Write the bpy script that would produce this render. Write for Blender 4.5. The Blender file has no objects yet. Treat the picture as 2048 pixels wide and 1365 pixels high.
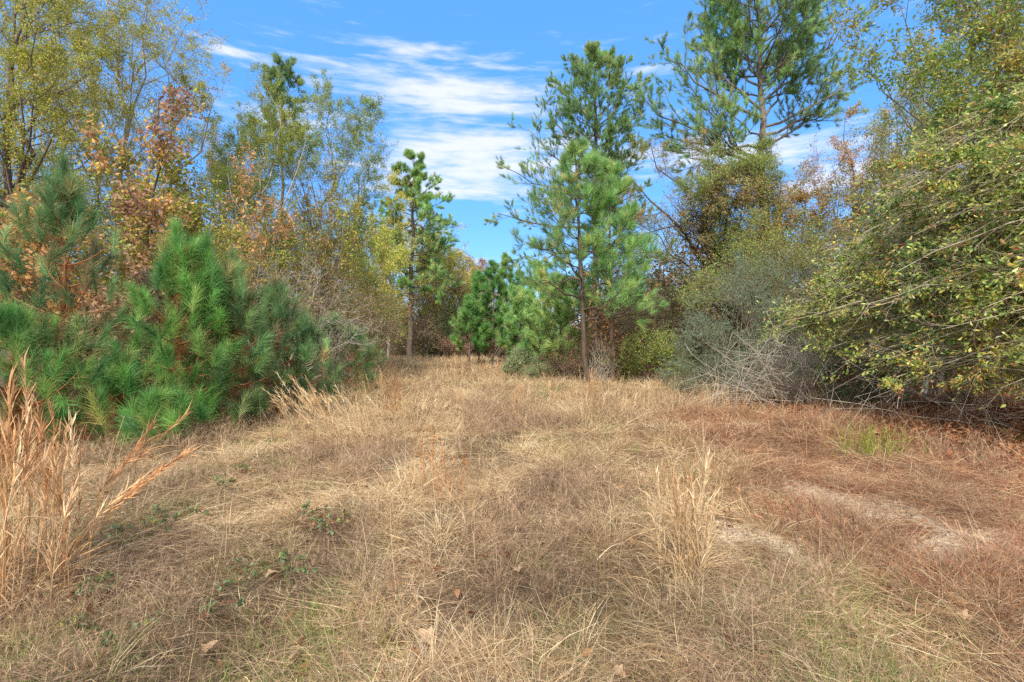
import bpy, math
import numpy as np
from math import radians as rad

scene = bpy.context.scene
COL = scene.collection
EYE = 1.5
F = 1024.0
rng = np.random.default_rng(11)

# ------------------------------------------------------------------ helpers
def lin(c):
    c = np.asarray(c, float) / 255.0
    return np.where(c <= 0.04045, c / 12.92, ((c + 0.055) / 1.055) ** 2.4)

def nrm(a):
    return a / np.maximum(np.linalg.norm(a, axis=-1, keepdims=True), 1e-9)

_sn = np.random.default_rng(3)
_K = nrm(_sn.normal(size=(8, 3))) * _sn.uniform(.6, 1.6, (8, 1))
_PH = _sn.uniform(0, 6.28, 8)
def snoise(p, scale=1.0, seed=0.0):
    """smooth value in about 0..1 from a sum of sines"""
    q = (p * scale) @ _K.T + _PH + seed
    q = q + 1.3 * np.roll(np.sin(q), 1, axis=-1)
    return 0.5 + 0.5 * np.clip(np.sin(q).sum(-1) / 3.4, -1, 1)

def ground_h(x, y):
    x = np.asarray(x, float); y = np.asarray(y, float)
    p = np.stack([x, y, np.zeros_like(x)], -1)
    r = np.hypot(x, y)
    h = 0.16 * (snoise(p, .45) - .5) + 0.07 * (snoise(p, 1.7, 2.) - .5)
    h = h + 0.10 * (snoise(p, 3.4, 5.) - .5) * np.clip(1.4 - r / 16, 0, 1) + 0.05 * (snoise(p, 8.5, 1.) - .5) * np.clip(1.4 - r / 12, 0, 1)
    return h * np.clip(1.3 - r / 120, .3, 1)

def at(px, py, Y):
    return np.array([(px - 1024) / F * Y, Y, EYE - (py - 682.5) / F * Y])

def on_ground(px, Y):
    x = (px - 1024) / F * Y
    return np.array([x, Y, float(ground_h(x, Y))])

def gpt(px, py):
    Y = EYE * F / (py - 682.5)
    return (px - 1024) / F * Y, Y

class Geo:
    def __init__(self):
        self.v, self.c, self.q, self.t, self.n = [], [], [], [], 0
    def add(self, v, c, q=None, t=None):
        v = v.reshape(-1, 3); c = np.broadcast_to(c, v.shape) if np.ndim(c) < 2 else c.reshape(-1, 3)
        if q is not None and len(q): self.q.append(q.reshape(-1, 4) + self.n)
        if t is not None and len(t): self.t.append(t.reshape(-1, 3) + self.n)
        self.v.append(v.astype(np.float32)); self.c.append(c.astype(np.float32)); self.n += len(v)
    def build(self, name, mat, parent=None, smooth=False):
        v = np.concatenate(self.v) if self.v else np.zeros((0, 3), np.float32)
        c = np.concatenate(self.c) if self.c else np.zeros((0, 3), np.float32)
        q = np.concatenate(self.q) if self.q else np.zeros((0, 4), int)
        t = np.concatenate(self.t) if self.t else np.zeros((0, 3), int)
        me = bpy.data.meshes.new(name)
        me.vertices.add(len(v)); me.vertices.foreach_set('co', v.ravel())
        nl = len(q) * 4 + len(t) * 3
        me.loops.add(nl)
        me.loops.foreach_set('vertex_index', np.concatenate([q.ravel(), t.ravel()]).astype(np.int32))
        me.polygons.add(len(q) + len(t))
        st = np.concatenate([np.arange(len(q)) * 4, len(q) * 4 + np.arange(len(t)) * 3]).astype(np.int32)
        me.polygons.foreach_set('loop_start', st)
        if smooth: me.polygons.foreach_set('use_smooth', np.ones(len(st), bool))
        me.update(calc_edges=True)
        at_ = me.color_attributes.new('Col', 'FLOAT_COLOR', 'POINT')
        c4 = np.ones((len(v), 4), np.float32); c4[:, :3] = np.clip(c, 0, 1)
        at_.data.foreach_set('color', c4.ravel())
        me.materials.append(mat)
        o = bpy.data.objects.new(name, me); COL.objects.link(o)
        if parent is not None:
            o.parent = parent
            o.matrix_parent_inverse.identity()
            o.location = -np.array(parent.location)
        return o

def thing(name, label, cat, loc=(0, 0, 0), group=None):
    o = bpy.data.objects.new(name, None); COL.objects.link(o)
    o.location = [float(a) for a in loc]; o.empty_display_size = .2
    o['label'] = label; o['category'] = cat
    if group: o['group'] = group
    return o
def tag(o, label=None, cat=None, group=None, kind=None):
    if label: o['label'] = label
    if cat: o['category'] = cat
    if group: o['group'] = group
    if kind: o['kind'] = kind
    return o

def blades(g, P, D, L, W, B, col, segs=2, tip=None, R=None):
    """tapering ribbons; B is the bend (quadratic offset in lengths)"""
    R = R or rng
    N = len(P)
    if N == 0: return
    L = np.broadcast_to(L, N)[:, None]; W = np.broadcast_to(W, N)[:, None]
    S = nrm(np.cross(D, R.normal(size=(N, 3))))
    col = np.broadcast_to(col, (N, 3)); tip = col if tip is None else tip
    vs, cs = [], []
    for i in range(segs + 1):
        t = i / segs
        p = P + D * L * t + B * L * t * t
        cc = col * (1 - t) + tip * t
        if i < segs:
            w = W * (1 - t * .65)
            vs += [p - S * w * .5, p + S * w * .5]; cs += [cc, cc]
        else:
            vs.append(p); cs.append(cc)
    v = np.stack(vs, 1); c = np.stack(cs, 1); k = 2 * segs + 1
    b = (np.arange(N) * k)[:, None]
    q = np.concatenate([b + np.array([[2*i, 2*i+1, 2*i+3, 2*i+2]]) for i in range(segs - 1)]) if segs > 1 else None
    t = b + np.array([[2*segs-2, 2*segs-1, 2*segs]])
    g.add(v, c, q, t)

def leaves(g, P, D, L, W, col, fold=.25, wide=.55, full=False, R=None):
    R = R or rng
    N = len(P)
    if N == 0: return
    L = np.broadcast_to(L, N)[:, None]; W = np.broadcast_to(W, N)[:, None]
    S = nrm(np.cross(D, R.normal(size=(N, 3)) + np.array([0, 0, .6])))
    Nn = np.cross(S, D)
    f = (fold * R.uniform(-.3, 1.2, (N, 1))) * W
    if not full:
        v = np.stack([P, P + D*L*wide + S*W*.5 + Nn*f, P + D*L - Nn*f*.6, P + D*L*wide - S*W*.5 + Nn*f], 1)
        b = (np.arange(N) * 4)[:, None]
        g.add(v, np.repeat(col[:, None], 4, 1), None, np.concatenate([b + np.array([[0, 1, 2]]), b + np.array([[0, 2, 3]])]))
    else:
        cu = R.uniform(-.5, .25, (N, 1)) * L
        v = np.stack([P, P + D*L*.38 + S*W*.25 + Nn*f*.7, P + D*L*.72 + S*W*.52 + Nn*(f + cu*.4), P + D*L + Nn*cu,
                      P + D*L*.72 - S*W*.52 + Nn*(f + cu*.4), P + D*L*.38 - S*W*.25 + Nn*f*.7], 1)
        b = (np.arange(N) * 6)[:, None]
        g.add(v, np.repeat(col[:, None], 6, 1), np.concatenate([b + np.array([[0, 1, 2, 3]]), b + np.array([[0, 3, 4, 5]])]))

def tubes(g, P, R, sides, col):
    """P (N,k,3), R (N,k) -> tapered tubes"""
    N, k, _ = P.shape
    if N == 0: return
    T = np.gradient(P, axis=1) if k > 2 else np.repeat((P[:, 1] - P[:, 0])[:, None], 2, 1)
    T = nrm(T)
    m = nrm(P[:, -1] - P[:, 0])
    ref = np.where(np.abs(m[:, 2:3]) > .8, np.array([1., 0, 0]), np.array([0, 0, 1.]))[:, None]
    U = nrm(np.cross(T, ref)); V = np.cross(T, U)
    a = np.arange(sides) / sides * 2 * np.pi
    v = P[:, :, None] + R[:, :, None, None] * (np.cos(a)[:, None] * U[:, :, None] + np.sin(a)[:, None] * V[:, :, None])
    idx = np.arange(N * k * sides).reshape(N, k, sides)
    a0 = idx[:, :-1]; a1 = idx[:, 1:]
    q = np.stack([a0, np.roll(a0, -1, 2), np.roll(a1, -1, 2), a1], -1)
    col = np.asarray(col, float)
    c = np.broadcast_to(col if col.ndim == 1 else col[:, None, None], v.shape)
    g.add(v, np.ascontiguousarray(c), q)

def interp(P, t):
    """points and tangents on paths P (N,k,3) at t (N,)"""
    k = P.shape[1]
    f = np.clip(t, 0, .9999) * (k - 1); i = f.astype(int); f = (f - i)[:, None]
    n = np.arange(len(P))
    a, b = P[n, i], P[n, i + 1]
    return a * (1 - f) + b * f, nrm(b - a)

def march(p0, d0, L, k, up, wander, R):
    """grow paths: start, direction, length"""
    N = len(p0); pts = [p0]; d = d0; p = p0
    for i in range(k - 1):
        d = nrm(d + R.normal(size=(N, 3)) * wander + np.array([0, 0, 1.]) * up)
        p = p + d * (L / (k - 1))[:, None]; pts.append(p)
    return np.stack(pts, 1)

def grow(P, Rd, n, t0, t1, ang, L, k, R, up=.1, wander=.15, rr=.5, rmin=.002, lenfun=None):
    N = len(P); par = np.repeat(np.arange(N), n)
    j = np.tile(np.arange(n), N)
    t = t0 + (t1 - t0) * (j + R.uniform(0, 1, N * n)) / n
    p, T = interp(P[par], t)
    perp = nrm(np.cross(T, R.normal(size=T.shape)))
    a = np.radians(ang) * R.uniform(.7, 1.25, (N * n, 1))
    d = T * np.cos(a) + perp * np.sin(a)
    ln = L * R.uniform(.6, 1.25, N * n)
    if lenfun is not None: ln = ln * lenfun(t)
    Q = march(p, d, ln, k, up, wander, R)
    kk = Rd.shape[1]
    rp = Rd[par, np.clip((t * (kk - 1)).astype(int), 0, kk - 1)]
    r0 = np.maximum(rp * rr, rmin)
    Q_R = r0[:, None] * np.linspace(1, .3, k)[None]
    return Q, Q_R, par, t

def pick(pal, P, R, coh=.6, scale=.8, seed=0., jit=.16):
    w = np.array([a[0] for a in pal], float); w /= w.sum()
    c = np.array([lin(a[1]) for a in pal])
    N = len(P)
    u = np.where(R.uniform(0, 1, N) < coh, snoise(P, scale, seed) + R.normal(size=N) * .06, R.uniform(0, 1, N))
    u = np.clip(u, 0, .999)
    i = np.searchsorted(np.cumsum(w), u * .9999)
    i = np.clip(i, 0, len(w) - 1)
    return 1.12 * c[i] * np.clip(1 + R.normal(size=(N, 1)) * jit, .45, 1.7) * (1 + R.normal(size=(N, 3)) * .05)

# ------------------------------------------------------------------ materials
def mat(name, trans=0.0, rough=.6, spec=.25, nscale=30., namt=.25, bump=0.0, stretch=None):
    m = bpy.data.materials.new(name); m.use_nodes = True
    nt = m.node_tree; nt.nodes.clear(); N = nt.nodes.new; Lk = nt.links.new
    out = N('ShaderNodeOutputMaterial')
    a = N('ShaderNodeAttribute'); a.attribute_name = 'Col'
    tc = N('ShaderNodeTexCoord'); mp = N('ShaderNodeMapping'); Lk(tc.outputs['Object'], mp.inputs[0])
    if stretch: mp.inputs['Scale'].default_value = stretch
    nz = N('ShaderNodeTexNoise'); nz.inputs['Scale'].default_value = nscale; nz.inputs['Detail'].default_value = 5
    Lk(mp.outputs[0], nz.inputs['Vector'])
    mr = N('ShaderNodeMapRange'); mr.inputs['From Min'].default_value = .3; mr.inputs['From Max'].default_value = .7
    mr.inputs['To Min'].default_value = 1 - namt; mr.inputs['To Max'].default_value = 1 + namt
    Lk(nz.outputs[0], mr.inputs[0])
    mx = N('ShaderNodeVectorMath'); mx.operation = 'SCALE'
    Lk(a.outputs['Color'], mx.inputs[0]); Lk(mr.outputs[0], mx.inputs['Scale'])
    b = N('ShaderNodeBsdfPrincipled'); b.inputs['Roughness'].default_value = rough
    b.inputs['Specular IOR Level'].default_value = spec
    Lk(mx.outputs[0], b.inputs['Base Color'])
    if bump:
        bp = N('ShaderNodeBump'); bp.inputs['Strength'].default_value = bump; bp.inputs['Distance'].default_value = .02
        Lk(nz.outputs[0], bp.inputs['Height']); Lk(bp.outputs[0], b.inputs['Normal'])
    if trans:
        tr = N('ShaderNodeBsdfTranslucent'); Lk(mx.outputs[0], tr.inputs['Color'])
        ms = N('ShaderNodeMixShader'); ms.inputs[0].default_value = trans
        Lk(b.outputs[0], ms.inputs[1]); Lk(tr.outputs[0], ms.inputs[2]); Lk(ms.outputs[0], out.inputs[0])
    else:
        Lk(b.outputs[0], out.inputs[0])
    return m
M_LEAF = mat('leaf', .42, .45, .35, 60, .15)
M_NEEDLE = mat('pine_needle', .4, .5, .3, 40, .15)
M_GRASS = mat('dry_grass_blade', .25, .6, .2, 25, .2)
M_BARK = mat('bark', 0, .9, .1, 22, .4, .6, (1, 1, .25))
M_TWIG = mat('twig_bark', 0, .85, .15, 40, .3)
M_SOIL = mat('soil_and_thatch', 0, .95, .05, 46, .5, 1.0)

GREYB = lin((150, 143, 130)); DARKB = lin((92, 82, 72)); PINEB = lin((118, 98, 84)); PALEB = lin((176, 170, 158))
TWIGC = lin((130, 117, 100)); DEADC = lin((176, 166, 152))

# ------------------------------------------------------------------ zones on the ground
def seg_dist(x, y, pts):
    d = np.full(np.shape(x), 1e9)
    for (ax, ay), (bx, by) in zip(pts[:-1], pts[1:]):
        vx, vy = bx - ax, by - ay; l2 = vx*vx + vy*vy + 1e-9
        t = np.clip(((x - ax)*vx + (y - ay)*vy) / l2, 0, 1)
        d = np.minimum(d, np.hypot(x - ax - t*vx, y - ay - t*vy))
    return d
SAND = [([gpt(*p) for p in ((1600, 985), (1680, 1005), (1800, 1045), (1990, 1095), (2120, 1130))], .34),
        ([gpt(*p) for p in ((1440, 1045), (1540, 1085), (1620, 1108))], .14),
        ([gpt(*p) for p in ((1780, 868), (1850, 876))], .28),
        ([gpt(*p) for p in ((2000, 1350), (2060, 1330))], .16)
        ]
def sand_w(x, y):
    p = np.stack([x, y, np.zeros_like(x)], -1)
    wob = .22 * (snoise(p, 3.1, 1.) - .5) + .34 * (snoise(p, 9., 4.) - .5)
    w = np.zeros(np.shape(x))
    for pts, r in SAND:
        w = np.maximum(w, np.clip(1.45 - (seg_dist(x, y, pts) + wob) / r, 0, 1))
    return w * np.clip((snoise(p, 7.3, 15.)*.6 + snoise(p, 17., 2.)*.5 - .24) * 4, .15, 1)
# edges of the clearing, x as a function of depth
LX = lambda y: np.interp(y, [0, 2, 6, 8.6, 12, 24, 45], [-8, -7, -5.6, -3.9, -4.6, -7.6, -9.5])
RX = lambda y: np.interp(y, [0, 5, 8.6, 13, 19, 25, 33, 45], [8, 7.5, 7.6, 6.6, 4.6, 2.0, -1.2, -2.5])
def zones(x, y):
    """straw: red pine straw; litter: oak leaves; green; pinkish"""
    p = np.stack([x, y, np.zeros_like(x)], -1)
    n1 = snoise(p, .9, 9.) - .5; n2 = snoise(p, 2.3, 7.) - .5
    straw = np.clip((x - 1.1 - .16 * y + 1.2 * n1) / 1.3, 0, 1) * np.clip((12 - y) / 3, 0, 1)
    litter = np.clip((x - (RX(y) - 2.1) + 1.2 * n1) / .8, 0, 1) * np.clip((y - 3.4) / 1.6, 0, 1) * np.clip((14 - y) / 3, 0, 1)
    green = np.clip(.5 + n1 * 1.6 + n2 * 1.2, 0, 1) * np.clip(1.1 - straw, 0, 1) * np.clip((5.2 - y) / 2, .3, 1)
    green = np.maximum(green, np.clip(1 - np.abs(x + .2 + .05*y) / .7, 0, 1) * np.clip((y - 8) / 8, 0, 1) * .45)
    pink = np.clip((snoise(p, 1.9, 33.) - .52) * 4. + n2 * 1.6, 0, 1) * np.clip((17 - y) / 8, .15, 1)
    return straw, litter, green, pink

SOILC = lin((112, 90, 72)); SANDC = lin((208, 186, 154)); THATCH = lin((172, 143, 104)); STRAWC = lin((150, 106, 76)); LITC = lin((120, 74, 50))
def ground_col(x, y):
    s, l, g, p = zones(x, y); sw = sand_w(x, y)
    pp = np.stack([x, y, np.zeros_like(x)], -1)
    k = snoise(pp, 6., 3.)[..., None]
    c = SOILC * (1 - .5*k) + THATCH * .5*k
    c = c * (1 - s[..., None]*.6) + STRAWC * s[..., None]*.6
    c = c * (1 - l[..., None]*.8) + LITC * l[..., None]*.8
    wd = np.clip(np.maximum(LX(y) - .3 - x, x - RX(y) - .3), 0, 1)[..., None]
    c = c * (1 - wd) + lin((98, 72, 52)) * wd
    return (c * (1 - sw[..., None]) + SANDC * sw[..., None]) * .8

def make_ground():
    g = Geo()
    def grid(xs, ys):
        X, Y = np.meshgrid(xs, ys)
        v = np.stack([X, Y, ground_h(X, Y)], -1)
        i = np.arange(X.size).reshape(X.shape)
        q = np.stack([i[:-1, :-1], i[:-1, 1:], i[1:, 1:], i[1:, :-1]], -1)
        g.add(v, ground_col(X, Y), q)
    # one sheet: spacing widens away from the clearing
    def spread(a, b, n): return np.linspace(a, b, n)
    xs = np.concatenate([-np.geomspace(500, 13, 30)[:-1], spread(-13, 13, 420), np.geomspace(13, 500, 30)[1:]])
    ys = np.concatenate([-np.geomspace(300, 1.0, 20), spread(-.9, 14, 300), np.geomspace(14.1, 800, 90)])
    grid(xs, ys)
    o = g.build('ground', M_SOIL, smooth=True)
    tag(o, 'uneven sandy ground of the clearing under dry thatch', None, kind='structure')
make_ground()

# ------------------------------------------------------------------ grass (stuff)
C_TAN = [lin(c) for c in ((230, 202, 158), (211, 179, 136), (197, 163, 121), (238, 216, 174), (178, 146, 108))]
C_STRAW = [lin(c) for c in ((186, 136, 100), (168, 118, 88), (200, 154, 116), (154, 106, 80), (206, 176, 140))]
C_GREEN = [lin(c) for c in ((132, 152, 76), (112, 138, 66), (158, 166, 94), (176, 172, 106))]
C_PINK = [lin(c) for c in ((192, 161, 128), (172, 143, 114), (208, 178, 146), (152, 124, 100))]
def palcol(x, y, R, allow_green=True):
    s, l, gr, pk = zones(x, y); N = len(x)
    u = R.uniform(0, 1, N)
    c = np.array(C_TAN)[R.integers(0, len(C_TAN), N)]
    m = u < pk * .75; c[m] = np.array(C_PINK)[R.integers(0, 4, m.sum())]
    m = R.uniform(0, 1, N) < s * .75; c[m] = np.array(C_STRAW)[R.integers(0, 5, m.sum())]
    if allow_green:
        m = R.uniform(0, 1, N) < gr * .42; c[m] = np.array(C_GREEN)[R.integers(0, 4, m.sum())]
    return c

def make_grass():
    R = np.random.default_rng(5)
    g = Geo()
    #        y0   y1  tufts/m2 blades/tuft thatch/m2
    bands = [(1.2, 3.4, 130, 26, 4200), (3.4, 6, 88, 22, 2300), (6, 10, 46, 18, 800),
             (10, 17, 24, 14, 300), (17, 29, 12, 11, 110), (29, 47, 7, 9, 50)]
    for y0, y1, td, nb, th in bands:
        xa = max(LX(y0), LX(y1), 0) ; W = 1.12 * y1 + .8
        x0 = max(-W, min(LX(y0), LX(y1)) - 1.2); x1 = min(W, max(RX(y0), RX(y1)) + 1.0)
        A = (x1 - x0) * (y1 - y0)
        def keep(x, y, dens):
            k = (np.abs(x) < 1.1*y + .7)
            edge = np.clip(np.maximum(LX(y) - x, x - RX(y)) / 1.3, 0, 1)
            s, l, gr, pk = zones(x, y)
            pr = (1 - sand_w(x, y) * dens * .95) * (1 - edge) * (1 - l * .86)
            return k & (R.uniform(0, 1, len(x)) < pr)
        ym = (y0 + y1) / 2
        wmin = .00062 * ym
        # tufts
        n = int(A * td); x = R.uniform(x0, x1, n); y = R.uniform(y0, y1, n)
        pp = np.stack([x, y, np.zeros_like(x)], -1)
        clump = snoise(pp, 3.0, 11.)*.65 + .5*snoise(pp, 6.5, 3.) - .07
        m = keep(x, y, .7) & (R.uniform(0, 1, n) < .12 + 1.1 * clump**1.3); x, y = x[m], y[m]; n = len(x)
        tc = palcol(x, y, R) * (.48 + .9*np.clip(.6*snoise(np.stack([x, y, 0*x], -1), 1.9, 31.) + .5*snoise(np.stack([x, y, 0*x], -1), 5.5, 8.), 0, 1))[:, None]
        s, l, gr, pk = zones(x, y)
        hgt = R.choice([.45, 1., 1.], n) * (1 + .55*np.clip((y - 5)/5, 0, 1)) * (.06 + .17 * snoise(np.stack([x, y, 0*x], -1), 1.3, 4.) + .2 * clump[m]**2) * R.uniform(.55, 1.4, n) * (1 + .25*(y > 10))
        azt = R.uniform(0, 6.28, n); leant = R.uniform(.1, .55, n)
        i = np.repeat(np.arange(n), nb); N = len(i)
        rad_ = np.abs(R.normal(size=N)) * .035 * (1 + ym * .06); a = R.uniform(0, 6.28, N)
        P = np.stack([x[i] + rad_*np.cos(a), y[i] + rad_*np.sin(a), np.zeros(N)], -1)
        P[:, 2] = ground_h(P[:, 0], P[:, 1]) - .008
        out = R.uniform(.1, .75, N)
        D = nrm(np.stack([np.cos(a)*out + np.cos(azt[i])*leant[i], np.sin(a)*out + np.sin(azt[i])*leant[i], np.ones(N)], -1))
        L = hgt[i] * R.uniform(.55, 1.3, N)
        B = np.stack([np.cos(a)*.45, np.sin(a)*.45, -R.uniform(.1, .8, N)], -1) + R.normal(size=(N, 3))*.22
        fine = pk[i] > .4
        wd = np.maximum(R.uniform(.0015, .0042, N) * np.where(fine, .7, 1), wmin)
        c = np.where((R.uniform(0, 1, N) < .78)[:, None], tc[i], palcol(P[:, 0], P[:, 1], R)) * R.uniform(.7, 1.2, (N, 1))
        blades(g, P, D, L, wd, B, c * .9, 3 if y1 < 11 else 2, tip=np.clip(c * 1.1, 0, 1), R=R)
        # lying thatch
        n = int(A * th); x = R.uniform(x0, x1, n); y = R.uniform(y0, y1, n)
        m = keep(x, y, .86); x, y = x[m], y[m]; n = len(x)
        P = np.stack([x, y, ground_h(x, y) + R.uniform(-.005, .06, n) * snoise(np.stack([x, y, 0*x], -1), 3., 2.)*1.6], -1)
        flow = 6.28 * snoise(np.stack([x, y, 0*x], -1), .8, 21.) + R.normal(size=n) * 1.5
        D = nrm(np.stack([np.cos(flow), np.sin(flow), R.uniform(-.05, .6, n)], -1))
        L = np.where(R.uniform(0, 1, n) < .62, R.uniform(.04, .16, n), R.uniform(.14, .34, n)) * (1 + ym*.03)
        B = np.stack([R.normal(size=n)*.45, R.normal(size=n)*.45, -R.uniform(.02, .35, n)], -1)
        c = palcol(x, y, R, False) * R.uniform(.5, 1.15, (n, 1)) * (.5 + .85*snoise(np.stack([x, y, 0*x], -1), 3.2, 19.))[:, None]
        blades(g, P, D, L, np.maximum(R.uniform(.0014, .0036, n), wmin), B, c, 2, R=R)
    # shaggy seed stems: fine stalks with short side branchlets, in drifts
    n = 21000; y = 1.9 + R.uniform(0, 1, n)**1.35 * 26; x = LX(y) - .4 + R.uniform(0, 1, n)*(RX(y) - LX(y) + .7)
    pp = np.stack([x, y, 0*x], -1)
    s_, l_, g_, pk_ = zones(x, y); dr = pk_*.55 + snoise(pp, 4., 6.)*.55
    m = (np.abs(x) < 1.1*y + .5) & (R.uniform(0, 1, n) < np.clip((dr - .42)*3.2, 0.03, 1)) & (R.uniform(0, 1, n) > sand_w(x, y)*1.2 + l_*.85); x, y = x[m], y[m]; n = len(x)
    kk = 7; i = np.repeat(np.arange(n), kk); N = n*kk; tcol = palcol(x, y, R, False); s_, l_, g_, pk_ = zones(x, y)
    pc = np.array(C_PINK)[R.integers(0, 4, n)]; tcol = np.where((R.uniform(0, 1, n) < .45)[:, None], pc, tcol)
    P = np.stack([x[i] + R.normal(size=N)*.035, y[i] + R.normal(size=N)*.035, np.zeros(N)], -1); P[:, 2] = ground_h(P[:, 0], P[:, 1])
    D = nrm(np.stack([R.normal(size=N)*.4, R.normal(size=N)*.4, np.ones(N)], -1)); L = R.uniform(.14, .34, N) * (1 + .3*(P[:, 1] > 7)); B = np.stack([R.normal(size=N)*.2, R.normal(size=N)*.2, -R.uniform(0, .3, N)], -1)
    cst = tcol[i]*R.uniform(.75, 1.1, (N, 1)); wst = np.maximum(.0018, .0005*P[:, 1])
    blades(g, P, D, L, wst, B, cst*.85, 2, tip=cst, R=R)
    nb_ = 6; j = np.repeat(np.arange(N), nb_); t = R.uniform(.4, 1., len(j))[:, None]
    Pb = P[j] + D[j]*L[j][:, None]*t + B[j]*L[j][:, None]*t*t
    Db = nrm(D[j] + R.normal(size=Pb.shape)*.55)
    blades(g, Pb, Db, R.uniform(.02, .06, len(j)), wst[j]*1.0, np.zeros_like(Pb), cst[j]*R.uniform(.8, 1.2, (len(j), 1)), 1, R=R)
    # distinct tussocks: dense, arching, each with one tone
    n = 520; y = 1.9 + R.uniform(0, 1, n)**1.3 * 16; x = LX(y) + .2 + R.uniform(0, 1, n)*(RX(y) - LX(y) - .2)
    s, l, gr, pk = zones(x, y); m = (np.abs(x) < 1.1*y + .4) & (R.uniform(0, 1, n) > sand_w(x, y)*1.3 + l); x, y = x[m], y[m]; n = len(x)
    tcol = palcol(x, y, R)*R.uniform(.72, 1.2, (n, 1)); hh = R.uniform(.14, .34, n)*(1 + .3*(y > 7)); i = np.repeat(np.arange(n), 110); N = len(i)
    a = R.uniform(0, 6.28, N); rr = np.abs(R.normal(size=N))*hh[i]*.28
    P = np.stack([x[i] + rr*np.cos(a), y[i] + rr*np.sin(a), np.zeros(N)], -1); P[:, 2] = ground_h(P[:, 0], P[:, 1]) - .01
    az = R.uniform(0, 6.28, n); o_ = R.uniform(.1, .8, N)
    D = nrm(np.stack([np.cos(a)*o_ + .35*np.cos(az[i]), np.sin(a)*o_ + .35*np.sin(az[i]), np.ones(N)], -1))
    B = np.stack([np.cos(a)*.5, np.sin(a)*.5, -R.uniform(.2, .9, N)], -1) + R.normal(size=(N, 3))*.15
    c = tcol[i]*R.uniform(.65, 1.2, (N, 1))
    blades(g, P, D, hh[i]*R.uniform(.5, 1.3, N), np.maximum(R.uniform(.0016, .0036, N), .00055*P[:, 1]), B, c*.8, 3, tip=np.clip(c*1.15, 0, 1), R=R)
    # loose arching straws, pale and a little wider, over the mat
    n = 7500; y = 1.7 + R.uniform(0, 1, n)**1.5 * 9; x = LX(y) + R.uniform(0, 1, n)*(RX(y) - LX(y))
    dr = snoise(np.stack([x, y, 0*x], -1), 1.8, 27.)
    s, l, gr, pk = zones(x, y); m = (np.abs(x) < 1.1*y + .4) & (R.uniform(0, 1, n) < np.clip((dr - .3)*2.2, .08, 1)*(1 - .6*s)*(1 - .75*pk)) & (R.uniform(0, 1, n) > sand_w(x, y)); x, y = x[m], y[m]; n = len(x)
    P = np.stack([x, y, ground_h(x, y) + R.uniform(0, .05, n)], -1); a = R.uniform(0, 6.28, n)
    D = nrm(np.stack([np.cos(a), np.sin(a), R.uniform(.25, 1.4, n)], -1))
    B = np.stack([R.normal(size=n)*.25, R.normal(size=n)*.25, -R.uniform(.35, .95, n)], -1)
    c = np.array(C_TAN)[R.integers(0, 5, n)]*R.uniform(.8, 1.2, (n, 1))
    blades(g, P, D, R.uniform(.18, .46, n), np.maximum(R.uniform(.0025, .0052, n), .0006*y), B, c, 5, R=R)
    # thin taller stems poking out
    n = 6500; y = R.uniform(0, 1, n)**1.2 * 38 + 2.2; x = LX(y) - .3 + R.uniform(0, 1, n) * (RX(y) - LX(y) + .3)
    m = (np.abs(x) < 1.1*y + .5) & (R.uniform(0, 1, n) > sand_w(x, y) + zones(x, y)[1]*.8); x, y = x[m], y[m]; n = len(x)
    P = np.stack([x, y, ground_h(x, y)], -1)
    D = nrm(np.stack([R.normal(size=n)*.22, R.normal(size=n)*.22, np.ones(n)], -1))
    B = R.normal(size=(n, 3)) * .12
    c = palcol(x, y, R, False)
    blades(g, P, D, R.uniform(.25, .6, n), np.maximum(.0022, .0005*y), B, c, 3, R=R)
    o = g.build('dry_grass', M_GRASS)
    tag(o, 'tan and reddish dry grass covering the clearing floor', None, kind='stuff')

    # green shoots low in the thatch
    g = Geo(); n = 21000
    y = 1.6 + R.uniform(0, 1, n)**2. * 12; x = R.uniform(-1.1, 1.0, n) * y
    s, l, gr, pk = zones(x, y)
    gp = np.clip((snoise(np.stack([x, y, 0*x], -1), 3.0, 13.) - .5)*4.5, .04, 1)
    m = (R.uniform(0, 1, n) < gr * gp * 1.4 * np.clip(1.3 - s, 0, 1)) & (x > LX(y)) & (x < RX(y)) & (sand_w(x, y) < .3); x, y = x[m], y[m]
    i = np.repeat(np.arange(len(x)), 7); N = len(i)
    P = np.stack([x[i] + R.normal(size=N)*.03, y[i] + R.normal(size=N)*.03, np.zeros(N)], -1); P[:, 2] = ground_h(P[:, 0], P[:, 1])
    D = nrm(np.stack([R.normal(size=N)*.45, R.normal(size=N)*.45, np.ones(N)], -1))
    B = np.stack([R.normal(size=N)*.3, R.normal(size=N)*.3, -R.uniform(.1, .5, N)], -1)
    c = np.array(C_GREEN)[R.integers(0, 4, len(x))][i] * R.uniform(.75, 1.25, (N, 1))
    blades(g, P, D, R.uniform(.07, .2, N), np.maximum(.003, .0007*P[:, 1]), B, c, 2, R=R)
    o = g.build('green_grass', M_GRASS)
    tag(o, 'short green grass growing up through the dry thatch', None, kind='stuff')

    # pine straw: fine long red-brown needles
    g = Geo(); n = 52000
    y = 2.0 + R.uniform(0, 1, n)**1.25 * 10; x = R.uniform(.1, 1.1, n) * y
    s, l, gr, pk = zones(x, y)
    m = (R.uniform(0, 1, n) < (s * .5 + .05) * (1 - .75*l) * (1 - sand_w(x, y)*.45)) & (x < RX(y) + 1.2); x, y = x[m], y[m]; n = len(x)
    P = np.stack([x, y, ground_h(x, y) + R.uniform(0, .09, n)], -1)
    f = 6.28 * snoise(np.stack([x, y, 0*x], -1), 1.1, 2.) + R.normal(size=n)*1.1
    D = nrm(np.stack([np.cos(f), np.sin(f), R.normal(size=n)*.16], -1))
    B = R.normal(size=(n, 3))*np.array([.2, .2, .1])
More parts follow.
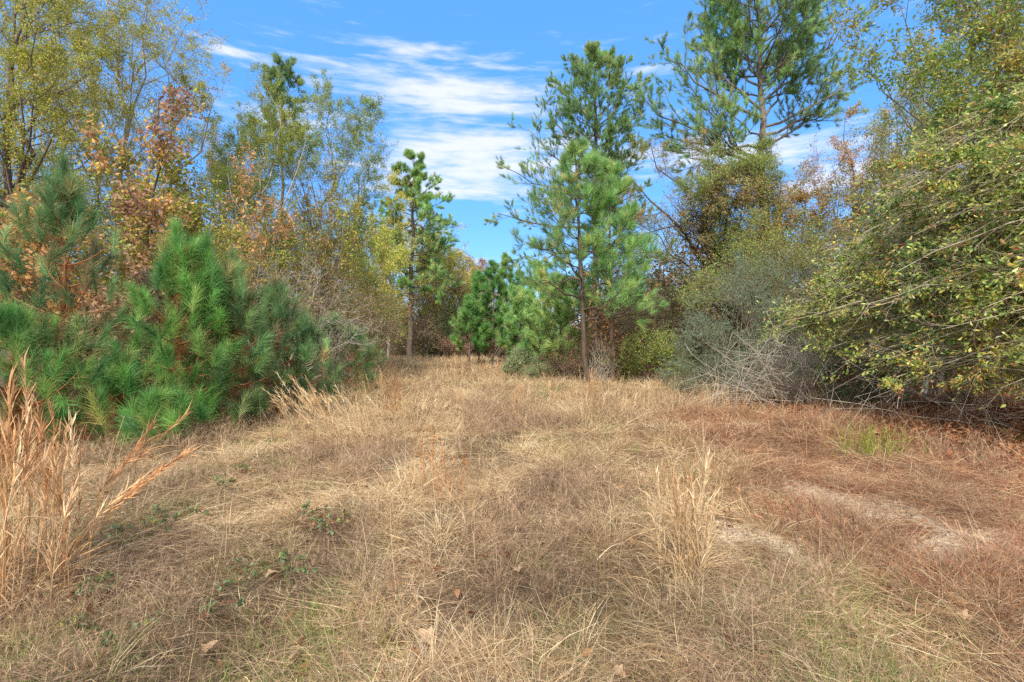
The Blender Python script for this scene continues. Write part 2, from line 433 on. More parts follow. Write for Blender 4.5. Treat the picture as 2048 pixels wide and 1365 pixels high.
    c = np.array(C_STRAW)[R.integers(0, 5, n)] * R.uniform(.55, 1.0, (n, 1))
    blades(g, P, D, R.uniform(.12, .26, n), np.maximum(.0015, .0006*y), B, c, 2, R=R)
    o = g.build('pine_straw', M_GRASS)
    tag(o, 'fallen red brown pine needles scattered on the sandy ground', None, kind='stuff')

    # leaf litter under the oaks and scattered
    g = Geo(); n = 60000
    y = 1.8 + R.uniform(0, 1, n)**1.1 * 26; x = R.uniform(-1.15, 1.3, n) * y
    s, l, gr, pk = zones(x, y)
    wood = np.clip(np.maximum(LX(y) - x, x - RX(y)) + .5, 0, 1)
    m = R.uniform(0, 1, n) < np.maximum(np.maximum(l, wood * .8), .05); x, y = x[m], y[m]; n = len(x)
    P = np.stack([x, y, ground_h(x, y) + R.uniform(.004, .05, n)], -1)
    D = nrm(np.stack([R.normal(size=n), R.normal(size=n), R.normal(size=n)*.3], -1))
    c = np.array([lin(q) for q in ((150, 92, 58), (176, 118, 78), (120, 72, 46), (196, 146, 100), (142, 84, 56), (170, 128, 92))])[R.integers(0, 6, n)] * R.uniform(.7, 1.2, (n, 1))
    leaves(g, P, D, np.maximum(R.uniform(.05, .1, n), .004*y), np.maximum(R.uniform(.025, .045, n), .002*y), c, .5, full=True, R=R)
    n = 34000; y = R.uniform(4.2, 13, n); x = R.uniform(3.4, 12, n); s, l, gr, pk = zones(x, y)
    m = (R.uniform(0, 1, n) < np.clip((x - RX(y) + 2.5)*.9, 0, 1)); x, y = x[m], y[m]; n = len(x)
    P = np.stack([x, y, ground_h(x, y) + R.uniform(.004, .07, n)], -1)
    D = nrm(np.stack([R.normal(size=n), R.normal(size=n), R.normal(size=n)*.35], -1))
    c = np.array([lin(q) for q in ((158, 100, 66), (184, 128, 86), (128, 80, 54), (202, 154, 110), (150, 92, 62), (178, 138, 102))])[R.integers(0, 6, n)] * R.uniform(.75, 1.25, (n, 1))
    leaves(g, P, D, R.uniform(.06, .12, n), R.uniform(.03, .055, n), c, .5, full=True, R=R)
    o = g.build('leaf_litter', M_LEAF)
    tag(o, 'brown fallen oak leaves covering the ground beneath the trees', None, kind='stuff')
make_grass()
def make_clods():
    R = np.random.default_rng(77); g = Geo(); x = R.uniform(1, 7, 60000); y = R.uniform(2.2, 9, 60000)
    m = R.uniform(0, 1, 60000) < np.clip(sand_w(x, y)*1.1 - .1, 0, 1)*.4 + .004; x, y = x[m], y[m]; n = len(x)
    s = R.gamma(1.3, .0042, n) + .003
    o = np.array([[1, 0, 0], [0, 1, 0], [-1, 0, 0], [0, -1, 0], [0, 0, .8], [0, 0, -.8]])
    v = np.stack([x, y, ground_h(x, y) + s*.3], -1)[:, None] + o[None]*s[:, None, None]*R.uniform(.6, 1.4, (n, 6, 1)) + R.normal(size=(n, 6, 3))*s[:, None, None]*.2
    t = np.array([[0, 1, 4], [1, 2, 4], [2, 3, 4], [3, 0, 4], [1, 0, 5], [2, 1, 5], [3, 2, 5], [0, 3, 5]])
    c = np.array([lin(q) for q in ((200, 178, 148), (176, 150, 122), (130, 106, 86), (214, 196, 168))])[R.integers(0, 4, n)]*R.uniform(.6, 1.1, (n, 1))
    g.add(v, np.repeat(c[:, None], 6, 1), None, (np.arange(n)*6)[:, None, None] + t[None])
    tag(g.build('soil_clods', M_SOIL), 'small crumbs of pale sandy soil lying on the bare strips', None, kind='stuff')
make_clods()

# ------------------------------------------------------------------ plants
def shoots(g, P, D, sl, nn, nl, w, pal, R, th=(25, 70), droop=.12, coh=.5, scale=1.2, seed=0.):
    """needle brushes: each shoot a bundle of needles along its axis"""
    N = len(P); i = np.repeat(np.arange(N), nn); n = len(i)
    if n == 0: return
    s = R.uniform(0, 1, n)
    p = P[i] + D[i] * (np.broadcast_to(sl, N)[i] * s)[:, None]
    perp = nrm(np.cross(D[i], R.normal(size=(n, 3))))
    a = np.radians(R.uniform(th[0], th[1], n) * (1.1 - .6*s))[:, None]
    d = D[i] * np.cos(a) + perp * np.sin(a)
    B = np.zeros((n, 3)); B[:, 2] = -R.uniform(.3, 1.2, n) * droop
    B += R.normal(size=(n, 3)) * .05
    c = pick(pal, P, R, coh, scale, seed, .2)[i] * R.uniform(.7, 1.3, (n, 1))
    L = nl * R.uniform(.7, 1.15, n)
    blades(g, p, d, L, w * R.uniform(.7, 1.2, n), B, c, 2 if nl/w > 18 else 1, tip=c*1.1, R=R)

def bez(p0, p1, p2, k):
    t = np.linspace(0, 1, k)[:, None]
    return (1-t)**2 * p0 + 2*t*(1-t) * p1 + t*t * p2

PAL_PINE = [(3, (120, 150, 102)), (3, (134, 162, 110)), (2, (104, 134, 94)), (2, (154, 172, 116)), (1, (172, 174, 116))]
PAL_PINE_LIGHT = [(3, (152, 186, 110)), (3, (134, 174, 104)), (2, (178, 198, 120)), (2, (116, 158, 96)), (1, (192, 182, 116))]
PAL_PINE_BLUE = [(3, (110, 144, 92)), (3, (126, 156, 100)), (2, (94, 126, 82)), (2, (150, 170, 110)), (.7, (158, 146, 100))]
PAL_PINE_VIVID = [(3, (104, 152, 80)), (3, (122, 168, 90)), (2, (86, 132, 74)), (2, (148, 178, 100)), (1, (156, 156, 94))]

def pine(label, Y, bpx, tpx, tpy, spread, t0=.35, nl=26, n2=6, n3=3, needle=(.17, .012, 24), pal=PAL_PINE, r=.13, limbs=(),
         prof=lambda u: .35 + .65*np.sin(np.pi*np.clip(u*.75+.12, 0, 1)), rise=.35, group=None, seed=1, bark=PINEB, name='pine_tree', shoot=.2,
         ends=2, tend=.985, limb_parts=True, sides=8, l2=.34):
    R = np.random.default_rng(seed)
    b = on_ground(bpx, Y); top = at(tpx, tpy, Y)
    H = top[2] - b[2]
    root = thing(name, label, 'pine tree', b, group)
    mid = b * .5 + top * .5; mid[:2] = b[:2]*.6 + top[:2]*.4
    k = 14
    T = bez(b - [0, 0, .15], mid, top, k)
    T[1:-1, :2] += R.normal(size=(k-2, 2)) * .006 * H * .5
    TR = r * np.linspace(1, .05, k)**.8; TR[0] *= 1.35
    g = Geo(); tubes(g, T[None], TR[None], sides, bark); g.build('trunk', M_BARK, root, True)
    L0, Rr = [], []
    for (ts, ex, ey, dd) in limbs:
        p0, _ = interp(T[None], np.array([ts])); p0 = p0[0]; p2 = at(ex, ey, Y + dd)
        p1 = p0*.45 + p2*.55 + np.array([0, 0, -.10*np.linalg.norm(p2-p0)])
        q = bez(p0, p1, p2, 7); q[1:-1] += R.normal(size=(5, 3)) * .025 * np.linalg.norm(p2-p0)
        L0.append(q); Rr.append(np.linspace(1, .22, 7) * min(.55*np.interp(ts, np.linspace(0, 1, k), TR), .012*np.linalg.norm(p2-p0)+.02))
    for j in range(nl):
        u = (j + R.uniform(.2, .8)) / nl; ts = t0 + (tend - t0)*u
        p0, _ = interp(T[None], np.array([ts])); p0 = p0[0]
        az = 2.4*j + R.normal()*.3
        ln = spread * prof(u) * R.uniform(.65, 1.15)
        rs = rise * R.uniform(.5, 1.4) + .5*u
        d = np.array([math.cos(az), math.sin(az), rs]); d /= np.linalg.norm(d)
        p2 = p0 + d*ln; p1 = p0 + np.array([math.cos(az), math.sin(az), rs*.55])*ln*.5
        q = bez(p0, p1, p2, 7); q[1:-1] += R.normal(size=(5, 3)) * .02 * ln
        L0.append(q); Rr.append(np.linspace(1, .2, 7) * max(min(.5*np.interp(ts, np.linspace(0, 1, k), TR), .013*ln+.008), .004))
    L0 = np.array(L0); Rr = np.array(Rr)
    ll = np.linalg.norm(L0[:, -1]-L0[:, 0], axis=1)
    q2, r2, p2i, t2 = grow(L0, Rr, n2, .22, 1., 48, 1., 5, R, up=.13, wander=.1, rr=.5, rmin=.004)
    q2 = q2[:, :1] + (q2 - q2[:, :1]) * (ll[p2i] * l2 * (1.25 - .75*t2))[:, None, None]
    l2v = np.linalg.norm(q2[:, -1]-q2[:, 0], axis=1)
    if n3:
        q3, r3, p3i, t3 = grow(q2, r2, n3, .3, 1., 42, 1., 3, R, up=.2, wander=.08, rr=.55, rmin=.003)
        q3 = q3[:, :1] + (q3 - q3[:, :1]) * (l2v[p3i] * .5)[:, None, None]
    parts = range(len(L0)) if limb_parts else [None]
    for j in parts:
        g = Geo()
        m = slice(None) if j is None else slice(j, j+1)
        tubes(g, L0[m], Rr[m], 5, bark*.95)
        m2 = slice(None) if j is None else (p2i == j)
        tubes(g, q2[m2], r2[m2], 3, bark*.85)
        if n3:
            m3 = slice(None) if j is None else (p2i[p3i] == j)
            tubes(g, q3[m3], r3[m3], 3, bark*.85)
        g.build('limb', M_TWIG, root, True)
    tips = [L0[:, -1], q2[:, -1]]; dirs = [nrm(L0[:, -1]-L0[:, -2]), nrm(q2[:, -1]-q2[:, -2])]
    if n3: tips.append(q3[:, -1]); dirs.append(nrm(q3[:, -1]-q3[:, -2]))
    tips.append(T[None, -1]); dirs.append(np.array([[0, 0, 1.]]))
    P = np.concatenate(tips); D = nrm(np.concatenate(dirs) + np.array([0, 0, .25]))
    if ends > 1:
        src = q3 if n3 else q2
        for e in range(ends-1):
            m = R.uniform(0, 1, len(src)) < .8
            pe, te = interp(src[m], R.uniform(.35, .9, m.sum()))
            P = np.concatenate([P, pe]); D = np.concatenate([D, nrm(te + R.normal(size=te.shape)*.35 + np.array([0, 0, .3]))])
    g = Geo(); nlen, nw, nn = needle
    shoots(g, P - D*shoot*.5, D, shoot, nn, nlen, nw, pal, R, th=(12, 56), scale=.6, seed=seed)
    g.build('crown', M_NEEDLE, root)
    return root

def sapling(label, Y, bpx, tpx, tpy, W, nw=8, nb=5, nn=110, needle=.34, nwid=.0046, pal=PAL_PINE_VIVID, seed=1, group='young pines along the left edge', dead=True, low=.12, r=.035, t_wide=.3, name='pine_sapling'):
    """young pine: whorls of upswept branches ending in long soft brushes"""
    R = np.random.default_rng(seed)
    b = on_ground(bpx, Y); top = at(tpx, tpy, Y); H = top[2]-b[2]
    root = thing(name, label, 'pine sapling', b, group)
    k = 10; T = bez(b - [0, 0, .1], b*.5+top*.5, top, k); T[1:-1, :2] += R.normal(size=(k-2, 2))*.012*H*.3
    TR = r*np.linspace(1, .18, k)
    g = Geo(); tubes(g, T[None], TR[None], 7, lin((140, 96, 68))); g.build('trunk', M_BARK, root, True)
    L0, Rr, U = [], [], []
    for j in range(nw):
        u = (j + R.uniform(.3, .7))/nw; ts = low + (.93-low)*u
        for m in range(nb):
            az = 6.28*(m + R.uniform(-.25, .25))/nb + j*1.1
            ln = W * np.interp(u, [0, t_wide, 1], [.72, 1, .16]) * R.uniform(.7, 1.15)
            p0, _ = interp(T[None], np.array([ts])); p0 = p0[0]
            rs = np.interp(u, [0, .5, 1], [.12, .6, 1.6]) * R.uniform(.7, 1.3)
            d = np.array([math.cos(az), math.sin(az), rs])
            if np.linalg.norm(d) > 1.2: d = d/np.linalg.norm(d)*1.2
            p2 = p0 + d*ln; p1 = p0 + np.array([d[0], d[1], d[2]*.25])*ln*.55
            L0.append(bez(p0, p1, p2, 6)); Rr.append(np.linspace(.014, .004, 6)); U.append(u)
    L0 = np.array(L0); Rr = np.array(Rr); ll = np.linalg.norm(L0[:, -1]-L0[:, 0], axis=1)
    q2, r2, pi, t2 = grow(L0, Rr, 3, .3, .97, 52, 1., 4, R, up=.18, wander=.06, rr=.6, rmin=.003)
    q2 = q2[:, :1] + (q2-q2[:, :1])*(np.maximum(ll[pi]*.4*(1.2-.6*t2), .1))[:, None, None]
    for j in range(nw):
        g = Geo(); m = slice(j*nb, (j+1)*nb)
        for i in range(j*nb, (j+1)*nb):
            g = Geo(); tubes(g, L0[i:i+1], Rr[i:i+1], 5, lin((150, 104, 72))); tubes(g, q2[pi == i], r2[pi == i], 4, lin((146, 112, 74)))
            g.build('branch', M_TWIG, root, True)
    g = Geo()
    keep = R.uniform(0, 1, len(q2)) < .55; nn = int(nn*.9)
    P = np.concatenate([L0[:, -1], q2[keep, -1]]); D = nrm(np.concatenate([L0[:, -1]-L0[:, -2], q2[keep, -1]-q2[keep, -2]]) + np.array([0, 0, .15])); P = P + R.normal(size=P.shape)*.04; D = nrm(D + R.normal(size=D.shape)*.2)
    shoots(g, P - D*.24, D, R.uniform(.18, .38, len(P)), nn, needle, nwid, pal, R, th=(9, 56), droop=.5, coh=.2, scale=1.6, seed=seed)
    PT, TT = interp(np.repeat(T[None], 6, 0), np.linspace(.78, .97, 6))
    shoots(g, PT, TT, .04*H, int(nn*.8), needle, nwid, pal, R, th=(10, 42), droop=.12, coh=.2, scale=1.6, seed=seed)
    g.build('needles', M_NEEDLE, root)
    if dead:
        g = Geo(); n = 2600
        ts = R.uniform(.1, .6, n); p, tt = interp(np.repeat(T[None], n, 0), ts)
        k5 = R.integers(0, len(L0), n); pb, _ = interp(L0[k5], R.uniform(.05, .5, n)); p = np.where((R.uniform(0, 1, n) < .55)[:, None], pb, p)
        a = R.uniform(0, 6.28, n)
        d = nrm(np.stack([np.cos(a)*.5, np.sin(a)*.5, -R.uniform(.3, 1.2, n)], -1))
        c = np.array([lin(q) for q in ((170, 96, 58), (148, 78, 48), (186, 120, 76))])[R.integers(0, 3, n)]
        blades(g, p, d, R.uniform(.1, .22, n), .005, np.zeros((n, 3)), c, 2, R=R)
        o = g.build('dead_needles', M_NEEDLE, root); o['label'] = 'rust brown dead needles hanging on the stem'
    return root

OLIVE = [(3, (160, 164, 72)), (3, (178, 174, 76)), (2, (138, 148, 66)), (2, (194, 176, 76)), (1.2, (204, 160, 74)), (.7, (168, 126, 78))]
OLIVE_G = [(3, (138, 158, 74)), (3, (156, 170, 82)), (2, (120, 142, 68)), (2, (176, 178, 92)), (.8, (180, 142, 84))]
YELLOW = [(3, (206, 200, 100)), (3, (188, 190, 96)), (2, (218, 200, 100)), (2, (164, 174, 86)), (1, (206, 164, 92))]
BROWN = [(3, (172, 134, 110)), (3, (152, 118, 98)), (2, (190, 152, 120)), (1.3, (206, 156, 96)), (1, (212, 180, 96)), (1, (196, 150, 112)), (1.2, (152, 154, 92))]
ORANGE = [(3, (206, 152, 98)), (2, (194, 138, 94)), (2, (214, 176, 102)), (1, (172, 130, 98)), (1.4, (156, 156, 92))]
REDBR = [(3, (172, 128, 102)), (2, (192, 144, 108)), (2, (154, 116, 96)), (1, (202, 160, 112)), (1.8, (152, 154, 94))]
DRYBR = [(3, (176, 148, 114)), (3, (158, 130, 100)), (2, (186, 162, 120)), (2, (150, 146, 98)), (1, (186, 138, 94))]
MIXOAK = [(3, (142, 146, 80)), (3, (166, 160, 88)), (2, (182, 162, 84)), (2, (126, 136, 74)), (1.3, (190, 134, 70)), (1, (168, 112, 72)), (1, (182, 166, 118))]
DKGREEN = [(3, (90, 114, 68)), (3, (104, 128, 76)), (2, (76, 98, 60)), (2, (124, 140, 86))]
GREYGRN = [(3, (122, 144, 112)), (3, (138, 158, 124)), (2, (104, 128, 98)), (2, (152, 166, 130)), (.5, (160, 140, 104))]
LIME = [(3, (148, 168, 74)), (2, (126, 150, 70)), (2, (172, 180, 90)), (1, (110, 132, 66))]
PALEGRN = [(3, (158, 172, 122)), (2, (140, 158, 106)), (2, (176, 186, 138))]

def broadleaf(label, Y, bpx, tops, spread, pal, nleaf, leaf=.07, r=.08, nl=7, n2=6, n3=5, t0=.3, up=.22, ang=42, bark=GREYB, seed=1,
              group=None, name='broadleaf_tree', cat='tree', coh=.6, cscale=.8, limb_parts=True, full=False, lw=.5, l2=.5, l3=.45, ls=.15, droop=.0, bY=None, twr=None):
    R = np.random.default_rng(seed)
    b = on_ground(bpx, Y if bY is None else bY)
    root = thing(name, label, cat, b, group)
    S, SR = [], []
    k = 12
    for i, tp in enumerate(tops):
        top = at(tp[0], tp[1], Y + (tp[2] if len(tp) > 2 else R.uniform(-.8, .8)))
        m = b*.55 + top*.45; m[:2] = b[:2]*.78 + top[:2]*.22
        q = bez(b - [0, 0, .15], m, top, k)
        w = R.normal(size=(k, 3)) * .018 * np.linalg.norm(top-b); w[:3] *= .2; w[-1] = 0; q = q + w*np.array([1, 1, .4])
        S.append(q); f = 1. if i == 0 else R.uniform(.55, .85)
        SR.append(r*f*np.linspace(1, .10, k))
    S = np.array(S); SR = np.array(SR)
    g = Geo(); tubes(g, S[:1], SR[:1], 8, bark); g.build('trunk', M_BARK, root, True)
    for i in range(1, len(S)):
        g = Geo(); tubes(g, S[i:i+1], SR[i:i+1], 7, bark); g.build('stem', M_BARK, root, True)
    lf = lambda t: .45 + .75*np.sin(np.pi*np.clip((t-t0)/(1-t0)*.8+.15, 0, 1))
    q1, r1, p1, t1 = grow(S, SR, nl, t0, .99, ang*1.2, spread*1.22, 7, R, up=up*.5, wander=.13, rr=.5, rmin=.006, lenfun=lf)
    l1 = np.linalg.norm(q1[:, -1]-q1[:, 0], axis=1)
    q2, r2, p2, t2 = grow(q1, r1, n2+2, .12, 1., 50, 1., 5, R, up=up*.35, wander=.13, rr=.5, rmin=.004)
    q2 = q2[:, :1] + (q2-q2[:, :1])*(l1[p2]*l2*1.1*(1.2-.6*t2))[:, None, None]
    le = np.linalg.norm(q2[:, -1]-q2[:, 0], axis=1)
    q3, r3, p3, t3 = grow(q2, r2, n3+1, .15, 1., 50, 1., 4, R, up=up*.25, wander=.12, rr=.55, rmin=twr or .0022 + .00012*Y)
    q3 = q3[:, :1] + (q3-q3[:, :1])*np.maximum(le[p3]*l3, leaf*2)[:, None, None]
    tw = bark*.55 + TWIGC*.4
    if limb_parts:
        for j in range(len(q1)):
            g = Geo(); tubes(g, q1[j:j+1], r1[j:j+1], 5, bark*.95)
            m = p2 == j; tubes(g, q2[m], r2[m], 3, tw); m = p2[p3] == j; tubes(g, q3[m], r3[m], 3, tw)
            g.build('limb', M_TWIG, root, True)
    else:
        g = Geo(); tubes(g, q1, r1, 4, bark*.95); tubes(g, q2, r2, 3, tw); tubes(g, q3, r3, 3, tw); g.build('branches', M_TWIG, root, True)
    if nleaf:
        wgt = R.gamma(2.2, 1., len(q3)) ; i = R.choice(len(q3), nleaf, p=wgt/wgt.sum())
        P, T = interp(q3[i], R.uniform(ls, 1., nleaf))
        D = nrm(T*.5 + R.normal(size=P.shape)*.65 + np.array([0, 0, -.15-droop]))
        P = P + R.normal(size=P.shape)*leaf*.9
        c = pick(pal, P, R, coh, cscale, seed*1.7)
        g = Geo(); leaves(g, P, D, leaf*R.uniform(.65, 1.25, nleaf), leaf*lw*R.uniform(.7, 1.25, nleaf), c, full=full, R=R)
        g.build('crown', M_LEAF, root)
    return root

def bush(label, Y, blobs, pal, nt, lpt, leaf=.04, tl=.35, seed=1, group=None, name='shrub', cat='shrub', stemc=TWIGC, ns=14, lw=.5, tr=.003, coh=.5, cscale=1.0, upb=.35, shell=.45, full=False, bpx=None):
    """shrub: stems fanning from the base, twigs through the volume, leaves on the twigs. blobs: (px, py, dY, rx, ry, rz) metres"""
    R = np.random.default_rng(seed)
    C = np.array([at(p[0], p[1], Y+p[2]) for p in blobs]); Rd = np.array([p[3:6] for p in blobs])
    bp = bpx if bpx is not None else float(np.mean([p[0] for p in blobs]))
    b = on_ground(bp, Y)
    root = thing(name, label, cat, b, group)
    vol = np.prod(Rd, 1)**.67; i = R.choice(len(C), nt, p=vol/vol.sum())
    d = nrm(R.normal(size=(nt, 3))); rr = R.uniform(shell, 1.0, nt)**.6 * (1 + .28*(snoise(d*1.5 + C[i], 2.2, seed) - .5)*2)
    tip = C[i] + d*Rd[i]*rr[:, None]
    nc = max(10, nt//38); cc = tip[R.choice(nt, nc)] + nrm(R.normal(size=(nc, 3)))*.05; j = R.integers(0, nc, nt)
    cl = cc[j] + R.normal(size=(nt, 3))*np.mean(Rd)*np.array([.16, .16, .12])*R.uniform(.6, 1.4, nc)[j][:, None]
    tip = np.where((R.uniform(0, 1, nt) < .62)[:, None], cl, tip)
    gz = ground_h(tip[:, 0], tip[:, 1]) + .03
    tip[:, 2] = np.where(tip[:, 2] < gz, gz + R.uniform(0, .15, nt), tip[:, 2])
    dd = nrm(d*np.array([1, 1, .6]) + R.normal(size=(nt, 3))*.35 + np.array([0, 0, upb]))
    ln = tl*R.uniform(.5, 1.4, nt)
    k = 4; Q = march(tip - dd*ln[:, None]*.8, dd, ln, k, .03, .16, R)
    g = Geo()
    tubes(g, Q, np.linspace(1, .4, k)[None]*np.full((nt, 1), max(tr, .00016*Y)), 3, stemc)
    j = R.choice(nt, ns); S = np.array([bez(b + np.append(R.normal(size=2)*.12, -.1), (b*.5 + C[i[a]]*.5) + R.normal(size=3)*.15, Q[a, 0], 7) for a in j])
    S[:, 1:-1] += R.normal(size=(ns, 5, 3))*.05
    tubes(g, S, np.linspace(1, .25, 7)[None]*R.uniform(.010, .022, (ns, 1)), 5, stemc)
    g.build('stems', M_TWIG, root, True)
    n = nt*lpt
    if n:
        a = np.repeat(np.arange(nt), lpt); m = R.uniform(0, 1, n) < .9; a = a[m]; n = len(a)
        P, T = interp(Q[a], R.uniform(.1, 1., n))
        D = nrm(T*.6 + R.normal(size=P.shape)*.6)
        P = P + R.normal(size=P.shape)*leaf*.3
        c = pick(pal, P, R, coh, cscale, seed*1.3)
        g = Geo(); leaves(g, P, D, leaf*R.uniform(.65, 1.25, n), leaf*lw*R.uniform(.7, 1.25, n), c, full=full, R=R)
        g.build('foliage', M_LEAF, root)
    return root

# ---- the clearing's left side: young pines in front
sapling('tallest young pine on the left with blue green needles and rusty stem', 7.4, 128, 128, 335, 1.12, nw=10, nb=5, nn=180, pal=PAL_PINE_BLUE, seed=21, r=.04, t_wide=.22)
sapling('bushy bright green young pine with the highest upright leader beside its twin', 7.9, 362, 352, 462, .84, nw=8, nb=5, nn=225, pal=PAL_PINE_VIVID, seed=22, t_wide=.25, low=.06)
sapling('slimmer bright green pine leader leaning just right of the bushiest sapling', 8.1, 385, 412, 492, .52, nw=6, nb=5, nn=210, pal=PAL_PINE_VIVID, seed=23, low=.25, dead=False)
sapling('grey green young pine with rusty needles on its base, right of the twin leaders', 8.5, 464, 466, 520, .70, nw=8, nb=5, nn=180, pal=PAL_PINE_BLUE, seed=24, low=.1)
sapling('dark green young pine with a blunt top at the right end of the sapling row', 9.8, 556, 550, 570, .78, nw=7, nb=5, nn=180, pal=PAL_PINE_BLUE, seed=25, t_wide=.3)
sapling('short pine with two side tips under the grey bare branches', 10.5, 612, 606, 640, .75, nw=5, nb=5, nn=150, pal=PAL_PINE_BLUE, seed=26, dead=False)
sapling('shaded young pine farthest along the left edge beside the grass', 13.5, 672, 672, 640, 1.0, nw=6, nb=5, nn=135, nwid=.006, pal=PAL_PINE_BLUE, seed=27, dead=False)
sapling('small pale pine at the end of the sapling row by the path', 15.5, 712, 712, 665, .8, nw=5, nb=5, nn=120, nwid=.007, pal=PAL_PINE_BLUE, seed=28, dead=False)
sapling('low spreading pine at the left border behind the tall tawny grass', 6.6, 20, 30, 640, 1.0, nw=5, nb=5, nn=180, pal=PAL_PINE_VIVID, seed=29, dead=True)
sapling('knee high pine between the two biggest saplings', 7.2, 235, 232, 742, .72, nw=4, nb=5, nn=180, pal=PAL_PINE_VIVID, seed=30, dead=True, low=.1)
sapling('ankle high pine sprig spreading below the bushiest sapling', 7.0, 318, 320, 815, .55, nw=3, nb=5, nn=180, pal=PAL_PINE_VIVID, seed=31, dead=False, low=.1)

# ---- left bank behind the saplings
broadleaf('tall pale stemmed tree at the left border with olive and yellow leaves', 12, 12, [(22, -150), (-70, -120, .6), (95, -110, 1.), (60, 120, -.6)], 2.1, OLIVE, 60000, .058, .13, 8, 6, 5, .28, bark=DARKB*1.3, seed=41, lw=.5)
broadleaf('many stemmed tall tree with small olive leaves rising behind the brown oak', 16, 262, [(215, -90), (135, -70, .8), (300, -20), (372, 50, -.5), (425, 190, .4), (170, 130, -1)], 2.2, OLIVE+YELLOW[:2], 78000, .054, .12, 8, 6, 5, .3, bark=GREYB, seed=42, ang=34, up=.3)
broadleaf('tall olive tree filling the gap behind the pale stemmed one', 20, 130, [(110, 20), (60, 80), (180, 60), (30, 10)], 2.6, OLIVE+OLIVE_G, 40000, .066, .13, 8, 6, 4, .2, seed=43, ang=36, limb_parts=False)
broadleaf('young oak hung with russet, brown and golden leaves', 11, 285, [(318, 190), (245, 290, -.4), (372, 320, .3), (200, 390, .4), (400, 430, -.2), (300, 400, -.9)], 1.0, BROWN+OLIVE[:2], 12000, .10, .06, 8, 5, 4, .16, bark=DARKB, seed=44, coh=.75, cscale=1.1, full=True, lw=.62)
broadleaf('small oak with orange and gold leaf sprays at the left border', 9.6, 60, [(35, 395), (80, 420), (5, 440)], .75, ORANGE, 3000, .110, .035, 5, 4, 3, .35, bark=DARKB, seed=45, full=True, lw=.62)
broadleaf('low russet oak sapling growing between the two biggest pines', 9.6, 300, [(285, 560), (330, 600), (245, 610), (300, 690)], .7, BROWN[:3]+DRYBR[:2], 5200, .110, .03, 6, 4, 3, .2, bark=DARKB, seed=46, full=True, lw=.62)
bush('dark green evergreen shrub mass behind the tallest sapling', 13.5, [(60, 370, 0, 1.6, 1.2, 1.7), (150, 430, .4, 1.3, 1.2, 1.4), (20, 520, 0, 1.5, 1.1, 1.3), (110, 580, .5, 1.6, 1.2, 1.3), (180, 660, 0, 1.5, 1.1, 1.0), (-60, 440, 0, 1.5, 1.2, 2.), (-20, 650, 0, 1.5, 1., 1.)], DKGREEN, 2600, 9, .075, .5, seed=47)
bush('olive brushy undergrowth behind the russet oak', 14, [(260, 560, .5, 1.5, 1.2, 1.4), (340, 480, 1.5, 1.3, 1.2, 1.2), (380, 640, 0, 1.6, 1.1, 1.2), (300, 700, 0, 1.6, 1.1, .8), (430, 560, 1, 1.2, 1.1, 1.3)], MIXOAK, 2000, 7, .06, .5, seed=48)
pine('pine whose spiky top rises alone behind the pale leaning trunk', 24, 562, 565, 138, 1.15, t0=.68, nl=30, n2=5, n3=3, needle=(.24, .018, 34), pal=PAL_PINE, seed=149, r=.14, rise=.9, limb_parts=False)
broadleaf('pale leaning trunk tree with fine olive leaves below the spiky pine top', 18, 512, [(560, 200), (480, 225, .5), (610, 225, -.4), (530, 260, .7), (450, 300, -.5)], 1.6, OLIVE_G[:3]+OLIVE[:3], 66000, .056, .10, 7, 6, 5, .38, bark=PALEB, seed=50, ang=34, up=.32)
broadleaf('olive yellow tree in the gap between the many stemmed tree and the spiky pine', 21, 450, [(445, 300), (480, 330), (410, 300), (500, 380), (430, 380)], 2.0, OLIVE, 36000, .066, .09, 8, 6, 5, .2, bark=GREYB, seed=191, limb_parts=False)
broadleaf('airy upswept tree with thin olive foliage next to the open sky', 20, 648, [(660, 210), (700, 225, .5), (745, 255, -.3), (610, 290, .5), (755, 340, .3)], 1.7, OLIVE_G, 50000, .058, .10, 7, 6, 5, .38, bark=GREYB, seed=51, ang=32, up=.4)
broadleaf('russet leaved oak standing in front of the airy upswept tree', 17, 640, [(640, 370), (700, 420), (590, 440, .4), (660, 480, -.4)], 1.35, REDBR[:3]+OLIVE+OLIVE_G[:2], 6500, .09, .06, 8, 5, 4, .2, bark=DARKB, seed=52, coh=.4)
broadleaf('thin bent sapling with a few orange leaves before the sky gap', 15, 505, [(455, 345), (490, 380), (530, 430)], .9, ORANGE, 2200, .099, .05, 6, 5, 4, .4, bark=GREYB, seed=53, coh=.4)
broadleaf('yellow green leaved small tree behind the bright pine leaders', 16.5, 440, [(420, 470), (480, 500), (390, 540), (520, 520)], 1.3, LIME[:1]+YELLOW, 13000, .083, .05, 7, 5, 4, .15, seed=54)
broadleaf('leafless grey shrub sweeping thin pale branches toward the path', 12.5, 560, [(640, 560), (700, 600), (600, 545), (735, 655), (680, 690), (540, 560)], .95, DRYBR, 220, .055, .03, 7, 6, 4, .3, bark=DEADC*1.1, seed=55, twr=.006, name='bare_shrub', cat='shrub', ang=38, up=.12)
bush('yellow green brushy shrub under the airy tree', 18, [(600, 560, 0, 1.6, 1.2, 1.5), (680, 590, 0, 1.5, 1.2, 1.4), (560, 620, .5, 1.5, 1.2, 1.2), (720, 620, 1, 1.3, 1.2, 1.0)], OLIVE, 2000, 7, .06, .55, seed=56)
bush('brown twiggy thicket below the russet oak', 16, [(620, 660, 0, 1.6, 1.2, .9), (690, 640, 1, 1.3, 1.1, 1.0), (740, 660, 2, 1.2, 1.1, .8)], DRYBR, 1700, 4, .055, .6, seed=57)

